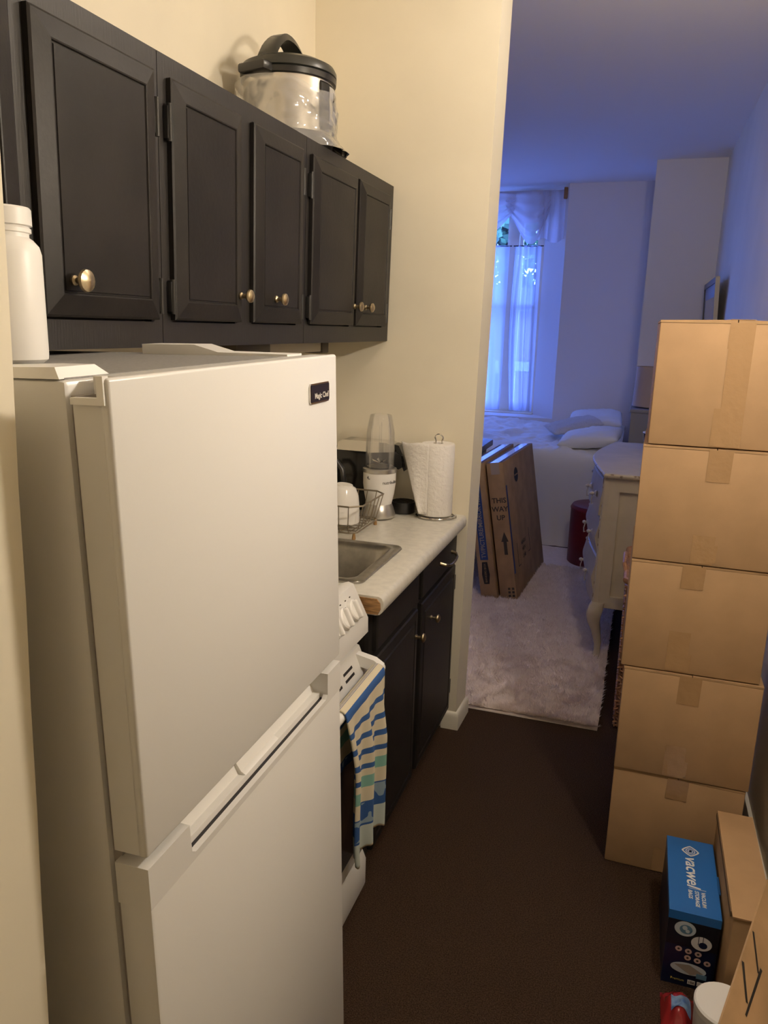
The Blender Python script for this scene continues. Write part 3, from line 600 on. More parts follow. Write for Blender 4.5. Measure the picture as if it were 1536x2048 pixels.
# ================================================================== STACK OF MOVING BOXES
STK = [(.030, .395, 2.213, 2.62, 0, .327, -1.2), (.026, .398, 2.208, 2.61, .328, .657, -.4), (.013, .384, 2.213, 2.62, .658, .982, .3), (.016, .392, 2.211, 2.61, .983, 1.308, -1.0), (.022, .398, 2.214, 2.62, 1.309, 1.638, .4)]
NM = ['lowest brown moving box of the tall stack, standing on the floor', 'second moving box from the floor in the tall stack', 'middle moving box of the tall five-box stack', 'second moving box from the top of the tall stack', 'topmost moving box of the tall stack, with taped loose top flaps']
for i, (x0, x1, y0, y1, z0, z1, rz) in enumerate(STK):
    cx = (x0 + x1) / 2; cy = (y0 + y1) / 2; t = thing('moving_box', NM[i], 'box', (cx, cy, z0), Matrix.Rotation(math.radians(rz), 4, 'Z'), 'stack of moving boxes')
    hw, hd_, h = (x1 - x0) / 2, (y1 - y0) / 2, z1 - z0
    def pan(u, v, hh=h, w=hw, d=hd_): return None
    build(MB().rbox(-hw, hw, -hd_, hd_, .001, h - .007, .0035), 'body', CARD, t, True)
    lift = .004 if i == 4 else .0
    build(MB().add([(-hw, -hd_ + .0, h - .0065), (-.0012, -hd_ + .001, h - .0065), (-.0012, hd_, h - .0065), (-hw, hd_, h - .0065), (-hw, -hd_, h - .001), (-.0012, -hd_ + .001, h - .001 + lift), (-.0012, hd_, h - .001 + lift), (-hw, hd_, h - .001)], [(0, 3, 2, 1), (4, 5, 6, 7), (0, 1, 5, 4), (1, 2, 6, 5), (2, 3, 7, 6), (3, 0, 4, 7)]), 'flap', CARD2, t, True, 0)
    build(MB().add([(.0012, -hd_ + .001, h - .0065), (hw, -hd_ + .0, h - .0065), (hw, hd_, h - .0065), (.0012, hd_, h - .0065), (.0012, -hd_ + .001, h - .001 + lift), (hw, -hd_, h - .001), (hw, hd_, h - .001), (.0012, hd_, h - .001 + lift)], [(0, 3, 2, 1), (4, 5, 6, 7), (0, 1, 5, 4), (1, 2, 6, 5), (2, 3, 7, 6), (3, 0, 4, 7)]), 'flap', CARD2, t, True, 0)
    build(MB().box(-hw + .004, hw - .004, -hd_ + .002, hd_ - .004, h - .0072, h - .0062), 'flap_gap', CARDE, t, True, 0)
    tc_ = [.0, -.004, -.02, .01, .012][i]
    def strip(xa, xb, za, zb, seed):
        def f(u, v): return (lerp(xa, xb, u) + .002 * (v - .5), -hd_ - .0012 - .0012 * abs(vnoise(u * 5 + seed, v * 8)), lerp(za, zb, v))
        return MB().grid(f, 10, 14)
    build(strip(tc_ - .030, tc_ + .030, h - .070 - .02 * (i % 2), h - .004, i), 'tape', TAPE, t, True, 60)
    build(strip(tc_ - .045, tc_ + .012, .006, .085 + .02 * (i % 3), i + 9), 'tape', TAPE, t, True, 60)
    if i in (2, 3, 1): build(strip(tc_ - .030, tc_ + .020, .010, .060, i + 20), 'tape', TAPE, t, True, 60)
    if i == 4:
        build(strip(tc_ - .028, tc_ + .030, .004, h - .004, 31), 'tape', TAPE, t, True, 60)
        build(MB().box(tc_ - .03, tc_ + .03, -hd_ - .001, hd_, h + .003, h + .0042), 'top_tape', TAPE, t, True, 0)

# ================================================================== BLUE VACUUM BAG BOX
vx0, vx1, vy0, vy1, vh = .187, .307, 1.789, 2.092, .214
vb = thing('vacuum_bag_box', 'blue and navy printed retail box standing on the floor before the box stack', 'box', (.247, 1.94, 0))
build(MB().box(vx0, vx1, vy0, vy1, .0005, vh - .024), 'body', VNAVY, vb, smooth=0)
build(MB().box(vx0 - .0008, vx1 + .0008, vy0 - .0010, vy1 + .0008, vh - .024, vh), 'lid', VBLUE, vb, smooth=0)
build(MB().box(vx1, vx1 + .005, 1.885, 1.955, vh - .0035, vh), 'lid_tab', VBLUE, vb, smooth=0)
build(MB().box(vx0 + .0004, vx1 - .0004, vy0 - .0012, vy0, .118, vh - .024), 'front_band', VBLK, vb, smooth=0)
lx = (vx0 + vx1) / 2
# top print: reads towards the viewer's right side (text runs along -y)
text('vacwel', 'lettering', PRW, vb, (lx - .001, 1.952, vh + .0004), (0, -1, 0), (1, 0, 0), .046, shear=.2, bold=.0006)
build(MB().box(lx - .012, lx + .030, 1.8845, 1.8855, vh, vh + .0006), 'print_rule', PRW, vb, smooth=0)
for k, w in enumerate(('VACUUM', 'STORAGE', 'BAGS')): text(w, 'lettering', PRW, vb, (lx + .022 - k * .0155, 1.878, vh + .0004), (0, -1, 0), (1, 0, 0), .0135, align='LEFT', shear=.15, bold=.0003)
def ringm(cx, cy, a, b, th, z, n=36, p=1.0):
    m = MB(); v = []; f = []
    for k in range(n):
        an = 2 * math.pi * k / n; c, s_ = math.cos(an), math.sin(an); r = (abs(c) ** p + abs(s_) ** p) ** (-1 / p)
        v += [(cx + a * r * c, cy + b * r * s_, z), (cx + (a - th) * r * c, cy + (b - th) * r * s_, z)]
    for k in range(n): q = (k + 1) % n; f.append((2 * k, 2 * q, 2 * q + 1, 2 * k + 1))
    return m.add(v, f)
lg = ringm(lx - .001, 2.040, .023, .023, .005, vh + .0005, 40, 1.25)
for r_ in (.0125, .0075): 
    q = ringm(lx - .001, 2.040, r_, r_, .0022, vh + .0005, 24, 2); lg.add(q.v, q.f)
q = MB().lathe([(.003, 0), (0, 0)], (lx - .001, 2.040, vh + .0005), 12); lg.add(q.v, q.f)
build(lg, 'swirl_logo', PRW, vb, smooth=0)
def disc(x, z, a, b, m, name, lay=1):
    return build(MB().add([(x, vy0 - .0013 - .0003 * lay, z)] + [(x + a * math.cos(k * math.pi / 16), vy0 - .0013 - .0003 * lay, z + b * math.sin(k * math.pi / 16)) for k in range(32)], [(0, 1 + k, 1 + (k + 1) % 32) for k in range(32)]), name, m, vb, smooth=0)
PRC = mat('pale_blue_print', (.55, .62, .68), .5); PRD = mat('slate_print', (.12, .24, .36), .5)
disc(vx0 + .041, .168, .025, .021, PRC, 'photo_disc'); disc(vx0 + .043, .167, .015, .013, PRD, 'photo_detail', 2); disc(vx0 + .040, .171, .006, .006, PRC, 'photo_detail', 3); disc(vx0 + .047, .163, .005, .005, PRC, 'photo_detail', 3)
disc(vx0 + .082, .136, .024, .020, PRW, 'photo_disc'); disc(vx0 + .086, .132, .010, .009, VNAVY, 'photo_detail', 2)
build(MB().box(vx0 + .074, vx0 + .0755, vy0 - .0022, vy0 - .0019, .132, .155).box(vx0 + .084, vx0 + .0855, vy0 - .0022, vy0 - .0019, .138, .156), 'photo_detail', VNAVY, vb, smooth=0)
for k in range(3):
    disc(vx0 + .032 + k * .023, .108 - k * .002, .008, .0075, PRR, 'icon_disc'); disc(vx0 + .032 + k * .023, .108 - k * .002, .003, .003, INKF, 'icon_mark', 2)
    disc(vx0 + .055 + k * .023, .087 - k * .002, .008, .0075, PRR, 'icon_disc'); disc(vx0 + .055 + k * .023, .087 - k * .002, .003, .003, INKF, 'icon_mark', 2)
disc(vx0 + .060, .055, .042, .017, PRC, 'photo_disc')
build(MB().add([(vx0 + .026, vy0 - .0021, .062), (vx0 + .062, vy0 - .0021, .068), (vx0 + .096, vy0 - .0021, .050), (vx0 + .066, vy0 - .0021, .040)], [(0, 1, 2, 3)]), 'photo_detail', INKG, vb, smooth=0)
build(MB().box(vx0 + .080, vx0 + .104, vy0 - .0026, vy0 - .0020, .034, .048), 'print_label', PRD, vb, smooth=0)
for k in range(2): build(MB().box(vx0 + .062 + k * .022, vx0 + .080 + k * .022, vy0 - .0019, vy0 - .0013, .012, .024), 'print_label', PRW, vb, smooth=0)
text('10X', 'lettering', INK, vb, (vx0 + .071, vy0 - .0022, .018), (1, 0, 0), (0, 0, 1), .009)
text('Premium', 'lettering', PRY, vb, (vx0 + .038, vy0 - .0016, .018), (1, 0, 0), (0, 0, 1), .009)

# ================================================================== CARDBOARD BY THE RIGHT WALL
cb = thing('narrow_carton', 'narrow open cardboard carton between the blue box and the right wall', 'box', (.36, 1.90, 0))
build(MB().rbox(.314, .400, 1.70, 2.125, .001, .298, .002), 'body', CARD2, cb)
build(MB().box(.312, .402, 1.698, 2.126, .2985, .3025), 'top_flap', CARD, cb, smooth=0)
build(MB().box(.310, .3138, 1.72, 2.12, .285, .2985), 'folded_edge', CARDE, cb, smooth=0)
nbx = thing('open_carton', 'open cardboard carton at the lower right corner with black marker lines on its flap', 'box', (.43, 1.27, 0))
build(MB().box(.415, .470, 1.05, 1.55, .001, .37), 'body', CARD2, nbx, smooth=0)
A, B, Dd = Vector((.345, 1.582, .50)), Vector((.175, 1.02, .50)), Vector((.452, 1.555, .372)); Cc = B + (Dd - A) * 1.6
fl = MB(); nrm = (B - A).cross(Dd - A).normalized(); nrm = nrm if nrm.z > 0 else -nrm
fl.add([A, B, Cc, Dd, A - nrm * .004, B - nrm * .004, Cc - nrm * .004, Dd - nrm * .004], [(0, 1, 2, 3), (7, 6, 5, 4), (0, 4, 5, 1), (1, 5, 6, 2), (2, 6, 7, 3), (3, 7, 4, 0)])
flo = build(fl, 'flap', CARD2, nbx, smooth=0)
def raypt(px, py):
    r = Vector(_R @ _dir(px, py)); c0 = Vector((0, 0, 1.6)); return c0 + r * ((A - c0).dot(nrm) / r.dot(nrm))
for a, b, w in (((1506, 1863), (1516, 1947), .0028), ((1485, 1923), (1493, 2006), .0036), ((1522, 1939), (1491, 2032), .0030)):
    p, q = raypt(*a), raypt(*b); d = (q - p).normalized(); s_ = nrm.cross(d) * w; e = nrm * .0008
    build(MB().add([p - s_ + e, p + s_ + e, q + s_ * .8 + e, q - s_ * .8 + e], [(0, 1, 2, 3)]), 'marker_line', INK, flo, smooth=0)
tub = thing('white_tub', 'round white plastic tub on the floor beside the marked carton', 'tub', (.305, 1.600, 0))
build(MB().lathe([(0, 0), (.050, 0), (.056, .01), (.062, .13), (.062, .135)], (.305, 1.600, 0), 40), 'body', mat('frosted_plastic', (.72, .70, .68), .4), tub)
build(MB().lathe([(.058, .134), (.064, .135), (.064, .148), (.060, .152), (0, .152)], (.305, 1.600, 0), 40), 'lid', WHITEP, tub)
wr = thing('snack_packet', 'crumpled red plastic packet with a blue label on the floor', 'packet', (.235, 1.665, 0))
build(MB().grid(lambda u, v: (lerp(.185, .262, u), lerp(1.60, 1.745, v), .004 + .055 * (math.sin(math.pi * u) * math.sin(math.pi * v)) ** .7 + .020 * vnoise(u * 5, v * 6) * (math.sin(math.pi * u) * math.sin(math.pi * v)) ** .3), 24, 30).box(.19, .258, 1.605, 1.74, .001, .004), 'packet', mat('red_plastic', (.28, .02, .02), .2), wr, smooth=30)
build(MB().grid(lambda u, v: (lerp(.205, .250, u), lerp(1.655, 1.70, v), .0065 + .055 * (math.sin(math.pi * (lerp(.205, .25, u) - .185) / .077) * math.sin(math.pi * (lerp(1.655, 1.7, v) - 1.6) / .145)) ** .7 + .020 * vnoise((lerp(.205, .25, u) - .185) / .077 * 5, (lerp(1.655, 1.7, v) - 1.6) / .145 * 6)), 12, 12), 'label_patch', mat('packet_label', (.30, .45, .62), .3, col2=(.04, .10, .30), vscale=40), wr, smooth=60)

# ================================================================== WICKER HAMPER behind the stack
hm = thing('wicker_hamper', 'brown wicker hamper half hidden behind the tall box stack', 'basket', (.20, 3.33, 0))
def hamp(z, s=0): e = .012 * z / .66; return (.014 - e * .6 + s, .395 + e * .3 - s, 3.08 - e + s, 3.58 + e - s)
x0, x1, y0, y1 = hamp(0, .012)
build(MB().box(x0, x1, y0, y1, .005, .02), 'bottom', WICK, hm, smooth=0)
stk = MB()
def per(x0, x1, y0, y1, n): 
    out = []
    for k in range(n):
        s = k / n * 4; q = int(s); f = s - q
        out.append([(lerp(x0, x1, f), y0), (x1, lerp(y0, y1, f)), (lerp(x1, x0, f), y1), (x0, lerp(y1, y0, f))][q])
    return out
NS = 96
for k in range(NS):
    pts = []
    for z in (.01, .2, .4, .62): pts.append((*per(*hamp(z, .004), NS)[k], z))
    stk.tube(pts, .0028, 5)
o = build(stk, 'stakes', WICK, hm, smooth=60); o['kind'] = 'stuff'
wv = MB()
for r_ in range(40):
    z = .015 + r_ * .0155; P_ = per(*hamp(z, .004), NS); c = (.205, 3.33)
    pts = []
    for k, (x, y) in enumerate(P_):
        s = .005 if (k + r_) % 2 else -.005; dx = (1 if abs(x - hamp(z, .004)[1]) < 1e-6 else -1 if abs(x - hamp(z, .004)[0]) < 1e-6 else 0); dy = (1 if abs(y - hamp(z, .004)[3]) < 1e-6 else -1 if abs(y - hamp(z, .004)[2]) < 1e-6 else 0)
        pts.append((x + dx * s, y + dy * s, z + .004 * math.sin(k * 2.1 + r_)))
    wv.tube(pts, .0042, 5, True)
o = build(wv, 'weave', WICK, hm, smooth=60); o['kind'] = 'stuff'
x0, x1, y0, y1 = hamp(.64)
build(MB().tube(ring(x0, x1, y0, y1, .645, .02), .013, 8, True), 'rim', WICK, hm)
build(MB().tube([(x0, 3.20, .64), (x0 - .012, 3.22, .675), (x0 - .012, 3.30, .69), (x0 - .012, 3.38, .675), (x0, 3.40, .64)], .010, 8), 'handle', WICK, hm)

# ================================================================== DRESSER
ds = thing('dresser', 'cream antique-painted dresser with serpentine front and cabriole legs', 'dresser', (.12, 4.31, 0))
DY0, DY1 = 3.752, 4.872
fx = lambda y: -.128 - .062 * math.sin(math.pi * (y - DY0) / (DY1 - DY0)) ** .8 + .012 * math.cos(2 * math.pi * (y - DY0) / (DY1 - DY0))
def outline(off, bx_, n=28): 
    ysamp = np.linspace(DY0 - off, DY1 + off, n); return [(fx(min(max(y, DY0), DY1)) - off, y) for y in ysamp] + [(bx_, DY1 + off), (bx_, DY0 - off)]
DB = .415
build(MB().prism(outline(-.012, DB), 'z', .285, .932), 'carcass', DRESS, ds, smooth=30)
top = MB().loft([[(x, y, z) for x, y in outline(o_, DB + .0)] for o_, z in ((.006, .930), (.020, .936), (.024, .946), (.020, .955), (.014, .957))])
build(top, 'top', DRESS, ds, smooth=30)
build(MB().loft([[(x, y, z) for x, y in outline(o_, DB)] for o_, z in ((.0205, .9365), (.0248, .944), (.0246, .949), (.0205, .9545))], False, False), 'worn_edge', WORN, ds, smooth=60)
# side frame (faces the hallway)
build(MB().box(-.112, -.062, DY0 - .002, DY0 + .02, .285, .932), 'stile', DRESS, ds, smooth=0)
build(MB().box(.35, DB, DY0 - .002, DY0 + .02, .285, .932), 'stile', DRESS, ds, smooth=0)
build(MB().box(-.062, .35, DY0 - .002, DY0 + .02, .868, .932), 'rail', DRESS, ds, smooth=0)
build(MB().box(-.062, .35, DY0 - .002, DY0 + .02, .285, .345), 'rail', DRESS, ds, smooth=0)
build(MB().prism([(-.140, DY0 + .022), (-.140, DY0 + .004), (-.134, DY0 - .004), (-.112, DY0 - .005), (-.112, DY0 + .022)], 'z', .28, .932), 'corner_post', DRESS, ds, smooth=20)
build(MB().box(-.1415, -.138, DY0 + .002, DY0 + .010, .30, .93), 'worn_corner', WORN, ds, smooth=0)
for k, (z0, z1) in enumerate(((.735, .915), (.535, .725), (.325, .525))):
    m = MB(); n = 24; L = []
    for y in np.linspace(DY0 + .03, DY1 - .03, n): xx = fx(y); L.append([(xx + .004, y, z0), (xx - .014 - .014 * (k == 0), y, z0 + .006), (xx - .022 - .012 * (k != 0), y, (z0 + z1) / 2), (xx - .012, y, z1 - .006), (xx + .004, y, z1)])
    d = build(m.loft(L), 'drawer', DRESS, ds, smooth=50)
    for hy in (DY0 + .14, DY0 + .33, DY1 - .33, DY1 - .16):
        xx = fx(hy) - .026; zz = (z0 + z1) / 2
        build(MB().lathe([(.018, 0), (.014, -.006), (.006, -.012), (.010, -.022), (.006, -.03), (0, -.032)], (xx, hy, zz), 12, 'x'), 'pull', mat('aged_pull', (.52, .46, .38), .45), d)
        build(MB().tube([(xx - .015, hy, zz), (xx - .022, hy, zz - .03), (xx - .020, hy, zz - .055), (xx - .012, hy, zz - .05)], .003, 6), 'drop', MATS['aged_pull'], d)
def leg(cx, cy, sx_, sy_):
    P_ = [(.0, .31, .030), (-.010, .275, .036), (-.016, .245, .036), (-.014, .205, .029), (.002, .15, .021), (.014, .09, .0165), (.015, .045, .0155), (.008, .018, .019), (.000, .004, .022), (.0, 0, .019)]
    L = []
    for ox, z, r in P_: L.append([(cx + ox * sx_ * -1 * -1 + r * a, cy + ox * sy_ * .4 + r * b, z) for a, b in ((-1, -.8), (-.8, -1), (.8, -1), (1, -.8), (1, .8), (.8, 1), (-.8, 1), (-1, .8))])
    return build(MB().loft(L[::-1]), 'leg', DRESS, ds, smooth=60)
leg(-.112, DY0 + .022, 1, 1); leg(-.112, DY1 - .022, 1, -1); leg(DB - .035, DY0 + .022, -1, 1); leg(DB - .035, DY1 - .022, -1, -1)
ap = MB(); n = 20; L = []
for i, y in enumerate(np.linspace(DY0 + .05, DY1 - .05, n)): xx = fx(y); zb = .285 - .03 * abs(math.sin(i / (n - 1) * 2 * math.pi)); L.append([(xx - .004, y, .325), (xx + .012, y, .325), (xx + .012, y, zb), (xx - .004, y, zb)])
build(ap.loft(L), 'apron', DRESS, ds, smooth=30)
bo = thing('blue_bowl', 'dark blue ceramic bowl with a pale rim on the dresser', 'bowl', (.092, 4.62, .957))
build(MB().lathe([(0, 0), (.03, 0), (.034, .006), (.05, .02), (.070, .06), (.074, .098), (.070, .10), (.064, .06), (.045, .024), (0, .012)], (.092, 4.62, .957), 32), 'bowl', BLUEC, bo)
build(MB().tube([(.092 + .072 * math.cos(a), 4.62 + .072 * math.sin(a), 1.057) for a in np.linspace(0, 2 * math.pi, 32, endpoint=False)], .0035, 6, True), 'rim', WHITEP, bo)

# ================================================================== PICTURE on the right wall
pf = thing('wall_picture', 'framed glass picture hung leaning off the bedroom right wall', 'picture', (.40, 5.95, 1.30), Matrix.Rotation(math.radians(-3.0), 4, 'Y') @ Matrix.Rotation(math.radians(.6), 4, 'Z'))
hy, h = .47, .665
fm = MB().box(-.012, .012, -hy, -hy + .035, 0, h).box(-.012, .012, hy - .035, hy, 0, h).box(-.012, .012, -hy + .035, hy - .035, 0, .035).box(-.012, .012, -hy + .035, hy - .035, h - .035, h)
build(fm, 'frame', PFR, pf, True, 0); build(MB().box(.0, .010, -hy + .03, hy - .03, .03, h - .03), 'backing', PFE, pf, True, 0)
build(MB().box(-.004, 0, -hy + .035, hy - .035, .035, h - .035), 'mat_board', MATB, pf, True, 0)
build(MB().box(-.006, -.004, -hy + .12, hy - .12, .11, h - .12), 'picture_panel', MIRR, pf, True, 0)
build(MB().box(-.013, .013, -hy - .002, -hy, .0, h), 'frame_edge', PFE, pf, True, 0)

# ================================================================== LAMP AND GREY CABINET BESIDE THE BED
gc = thing('grey_cabinet', 'grey painted bedside cabinet behind the dresser', 'cabinet', (.16, 6.25, 0))
build(MB().box(-.075, .40, 6.04, 6.50, .04, 1.03), 'body', GREYC, gc, smooth=0)
build(MB().rbox(-.085, .405, 6.03, 6.51, 1.03, 1.055, .004), 'top', GREYC, gc)
build(MB().box(-.06, .38, 6.032, 6.04, .55, 1.02), 'door', GREYC, gc, smooth=0); build(MB().box(-.06, .38, 6.032, 6.04, .07, .53), 'door', GREYC, gc, smooth=0)
tl = thing('table_lamp', 'table lamp with a tan drum shade on the grey cabinet', 'lamp', (.070, 6.24, 1.055))
build(MB().lathe([(0, 0), (.07, 0), (.07, .008), (.02, .015), (.012, .03), (.012, .20), (0, .20)], (.070, 6.24, 1.055), 24), 'base', BRASS, tl)
build(MB().lathe([(.148, .012), (.138, .305), (.136, .305), (.146, .012), (.148, .012)], (.070, 6.24, 1.055), 40), 'shade', SHADE, tl)
build(MB().tube([(.07 + .012, 6.24, 1.25), (.07 + .137, 6.24, 1.345)], .002).tube([(.07 - .012, 6.24, 1.25), (.07 - .137, 6.24, 1.345)], .002), 'spider', BRASS, tl)

# ================================================================== BED
bd_ = thing('bed', 'white-covered double bed under the bedroom window', 'bed', (-1.2, 6.58, 0))
BX0, BX1, BY0, BY1, BZ = -2.35, -.128, 5.815, 7.33, .705
build(MB().rbox(BX0 + .02, BX1 - .015, BY0 + .03, BY1, .30, BZ - .03, .04, 3), 'mattress', LINEN, bd_)
build(MB().box(BX0 + .03, BX1 - .02, BY0 + .06, BY1, .02, .30), 'base', LINEN, bd_, smooth=0)
def coverf(u, v):
    x = lerp(BX0, BX1, u); Ltop = BY1 - BY0; s = v * (Ltop + .70)
    w = vnoise(x * 4, s * 4) * .05 + abs(vnoise(x * 7 + s * 6, s * 5 - x * 3)) * .05 + abs(vnoise(x * 15 - s * 11 + 3, s * 12 + x * 6)) * .026 + vnoise(x * 34 + s * 20, s * 26) * .007 + .085 * max(0, 1 - s / .7)
    r = .05
    if s < Ltop - r: return (x, BY1 - s, BZ + .018 + w * min(1, s * 5 + .2))
    if s < Ltop - r + r * math.pi / 2:
        a = (s - Ltop + r) / r; return (x, BY0 + r - r * math.sin(a) - .004, BZ + .018 - r + r * math.cos(a) + w * .7 * math.cos(a))
    d = s - (Ltop - r + r * math.pi / 2); z = BZ - .032 - d; k = d / .68
    return (x, BY0 - .004 - .010 * k - abs(.014 * math.sin(x * 19 + vnoise(x * 3, 1) * 4) * k) - .008 * vnoise(x * 9, d * 6), max(.012, z) )
build(MB().grid(coverf, 150, 130), 'coverlet', LINEN, bd_, smooth=80)
def pillow(name, label, loc, rot, a, b, h, m, seed, flange=0.0):
    def f(sgn):
        def g(u, v):
            p, q = 2 * u - 1, 2 * v - 1; e = max(0, (1 - abs(p) ** 2.6) * (1 - abs(q) ** 2.6))
            pin = 1 - .06 * (abs(p) * abs(q)) ; k = 1 - .05 * (1 - q * q) * 0
            return (a * p * pin * (1 - .05 * (1 - abs(q) ** 2) * abs(p) ** 3), b * q * pin * (1 - .06 * (1 - abs(p) ** 2) * abs(q) ** 3), sgn * h * e ** .45 + .015 * vnoise(p * 4 + seed, q * 4) * e ** .3 + .006 * vnoise(p * 12 + seed, q * 12))
        return g
    mb = MB().grid(f(1), 32, 24); mb.grid(f(-1), 32, 24)
    o = build(mb, name, m, smooth=80); bm = bmesh.new(); bm.from_mesh(o.data); bmesh.ops.remove_doubles(bm, verts=bm.verts[:], dist=.0025); bmesh.ops.recalc_face_normals(bm, faces=bm.faces[:]); bm.to_mesh(o.data); bm.free()
    o.matrix_world = Matrix.Translation(loc) @ rot; tag(o, label, 'pillow', 'pillows on the bed'); return o
Rz = lambda d: Matrix.Rotation(math.radians(d), 4, 'Z'); Ry = lambda d: Matrix.Rotation(math.radians(d), 4, 'Y'); Rx = lambda d: Matrix.Rotation(math.radians(d), 4, 'X')
pillow('pillow', 'plain white pillow lying farthest back against the window wall side of the bed', (-.375, 6.92, .868), Rz(2) @ Ry(-4) @ Rx(5), .235, .30, .070, LINEN, 1)
pillow('pillow', 'white pillow with creased corners at the front of the bed', (-.350, 6.09, .818), Rz(-4) @ Ry(-9) @ Rx(3), .235, .25, .066, LINEN, 2)
pillow('throw_pillow', 'small textured white throw pillow lying between the two larger pillows', (-.520, 6.50, .858), Rz(24) @ Ry(-12) @ Rx(7), .225, .15, .042, LINEN2, 3)

# ================================================================== RED OTTOMAN
ot = thing('ottoman', 'round dark red vinyl ottoman standing before the bed', 'ottoman', (-.208, 5.47, 0))
build(MB().lathe([(0, .004), (.188, .004), (.198, .012), (.200, .03), (.200, .39), (.196, .405)], (-.208, 5.47, 0), 48), 'body', RED, ot)
build(MB().lathe([(.196, .40), (.203, .403), (.203, .409), (.199, .416), (.190, .430), (.16, .437), (0, .440)], (-.208, 5.47, 0), 48), 'seat', RED, ot)

# ================================================================== PICTURE BOXES leaning on the dark cabinet
dk = thing('dark_wood_cabinet', 'dark wood low cabinet behind the leaning picture boxes', 'cabinet', (-1.35, 5.05, 0))
build(MB().box(-1.68, -1.035, 4.60, 5.47, .03, .79), 'body', WALNUT, dk, smooth=0); build(MB().rbox(-1.70, -.995, 4.57, 5.50, .79, .835, .006), 'top', WALNUT, dk)
build(MB().box(-1.034, -1.029, 4.64, 5.02, .08, .76), 'door', WALNUT, dk, smooth=0); build(MB().box(-1.034, -1.029, 5.05, 5.43, .08, .76), 'door', WALNUT, dk, smooth=0)
LEAN = 9.6; BW, BL, BH = .100, .88, .842
def tvbox(label, x, y, rz, L_=BL, H_=BH):
    zt = BW * math.sin(math.radians(LEAN))
    r = thing('picture_box', label, 'box', (x, y, .021), Matrix.Rotation(math.radians(rz), 4, 'Z') @ Matrix.Rotation(math.radians(-LEAN), 4, 'Y'), 'flat picture boxes')
    # local: x from -BW..0 (right face at 0), y 0..L, z 0..H ; rests on its lower left edge
    build(MB().rbox(-BW, 0, 0, L_, 0, H_, .002), 'body', CARD2, r, True)
    build(MB().box(-BW * .5 - .026, -BW * .5 + .026, -.001, L_ + .001, H_, H_ + .0008).box(-BW * .5 - .026, -BW * .5 + .026, -.0012, -.0002, H_ - .07, H_ + .0008), 'tape', mat('clear_tape', (.42, .33, .26), .08, coat=.6), r, True, 0)
    build(MB().box(-BW + .002, -.002, -.0003, L_, H_ - .0015, H_ + .0003), 'flap_seam', CARDE, r, True, 0)
    return r
zoff = BW * math.sin(math.radians(LEAN))
ba = tvbox('flat picture box printed THIS WAY UP, leaning nearest the bed', -.600, 4.435, -3.1); ba.location.z = .021; WM[ba.name] = ba.matrix_world.copy()
for i, w in enumerate(('THIS', 'WAY', 'UP')): text(w, 'lettering', INKF, ba, (-BW * .46, -.0008, .615 - i * .052), (1, 0, 0), (0, 0, 1), .042, True, bold=.0008)
build(MB().prism([(-BW * .36, .285), (-BW * .36 + .010, .285), (-BW * .36 + .010, .365), (-BW * .36 + .022, .365), (-BW * .36, .425), (-BW * .36 - .022, .365), (-BW * .36 - .010, .365), (-BW * .36 - .010, .285)], 'y', -.0008, 0), 'arrow_print', INKF, ba, True, 0)
for k in range(2):
    for j in range(3): build(MB().box(-.048 + k * .024, -.034 + k * .024, -.0008, 0, .022 + j * .022, .036 + j * .022), 'handling_icon', INKF, ba, True, 0)
build(MB().box(0, .0007, .012, .040, .16, .70), 'blue_stripe', INKB, ba, True, 0)
build(MB().add([(.0008, .30 + .055 * math.cos(k * math.pi / 12), .72 + .045 * math.sin(k * math.pi / 12)) for k in range(24)], [tuple(range(24))]), 'oval_logo', INK, ba, True, 0)
text('BANKERS BOX', 'lettering', CARD2, ba, (.0012, .30, .72), (0, 1, 0), (0, 0, 1), .014, True)
build(MB().box(0, .0006, .14, .147, .17, .32).box(0, .0006, .14, .20, .17, .175).box(0, .0006, .49, .497, .19, .34).box(0, .0006, .44, .497, .19, .195), 'corner_brackets', INK, ba, True, 0)
for k in range(3): text(('HANDLE', 'WITH', 'CARE')[k], 'lettering', INKF, ba, (.0006, .32, .29 - k * .045), (0, 1, 0), (0, 0, 1), .034, True)
bb = tvbox('flat picture box with a blue lettered band, second from the bed', -.716, 4.415, -2.4, .88, .832)
build(MB().box(-BW + .022, -BW + .070, -.0008, 0, .245, .80), 'blue_band', INKB, bb, True, 0)
text('TV/PICTURE/MIRROR MEDIUM', 'lettering', INKG, bb, (-BW + .047, -.0012, .256), (0, 0, 1), (-1, 0, 0), .037, True, align='LEFT', sx=.92, bold=.0006)
build(MB().prism([(-BW + .030, .095), (-BW + .062, .095), (-BW + .070, .155), (-BW + .062, .232), (-BW + .030, .232), (-BW + .022, .155)], 'y', -.0008, 0), 'logo_plate', INK, bb, True, 0)
text('BANKERS BOX', 'lettering', CARD2, bb, (-BW + .046, -.0012, .164), (0, 0, 1), (-1, 0, 0), .018, True)

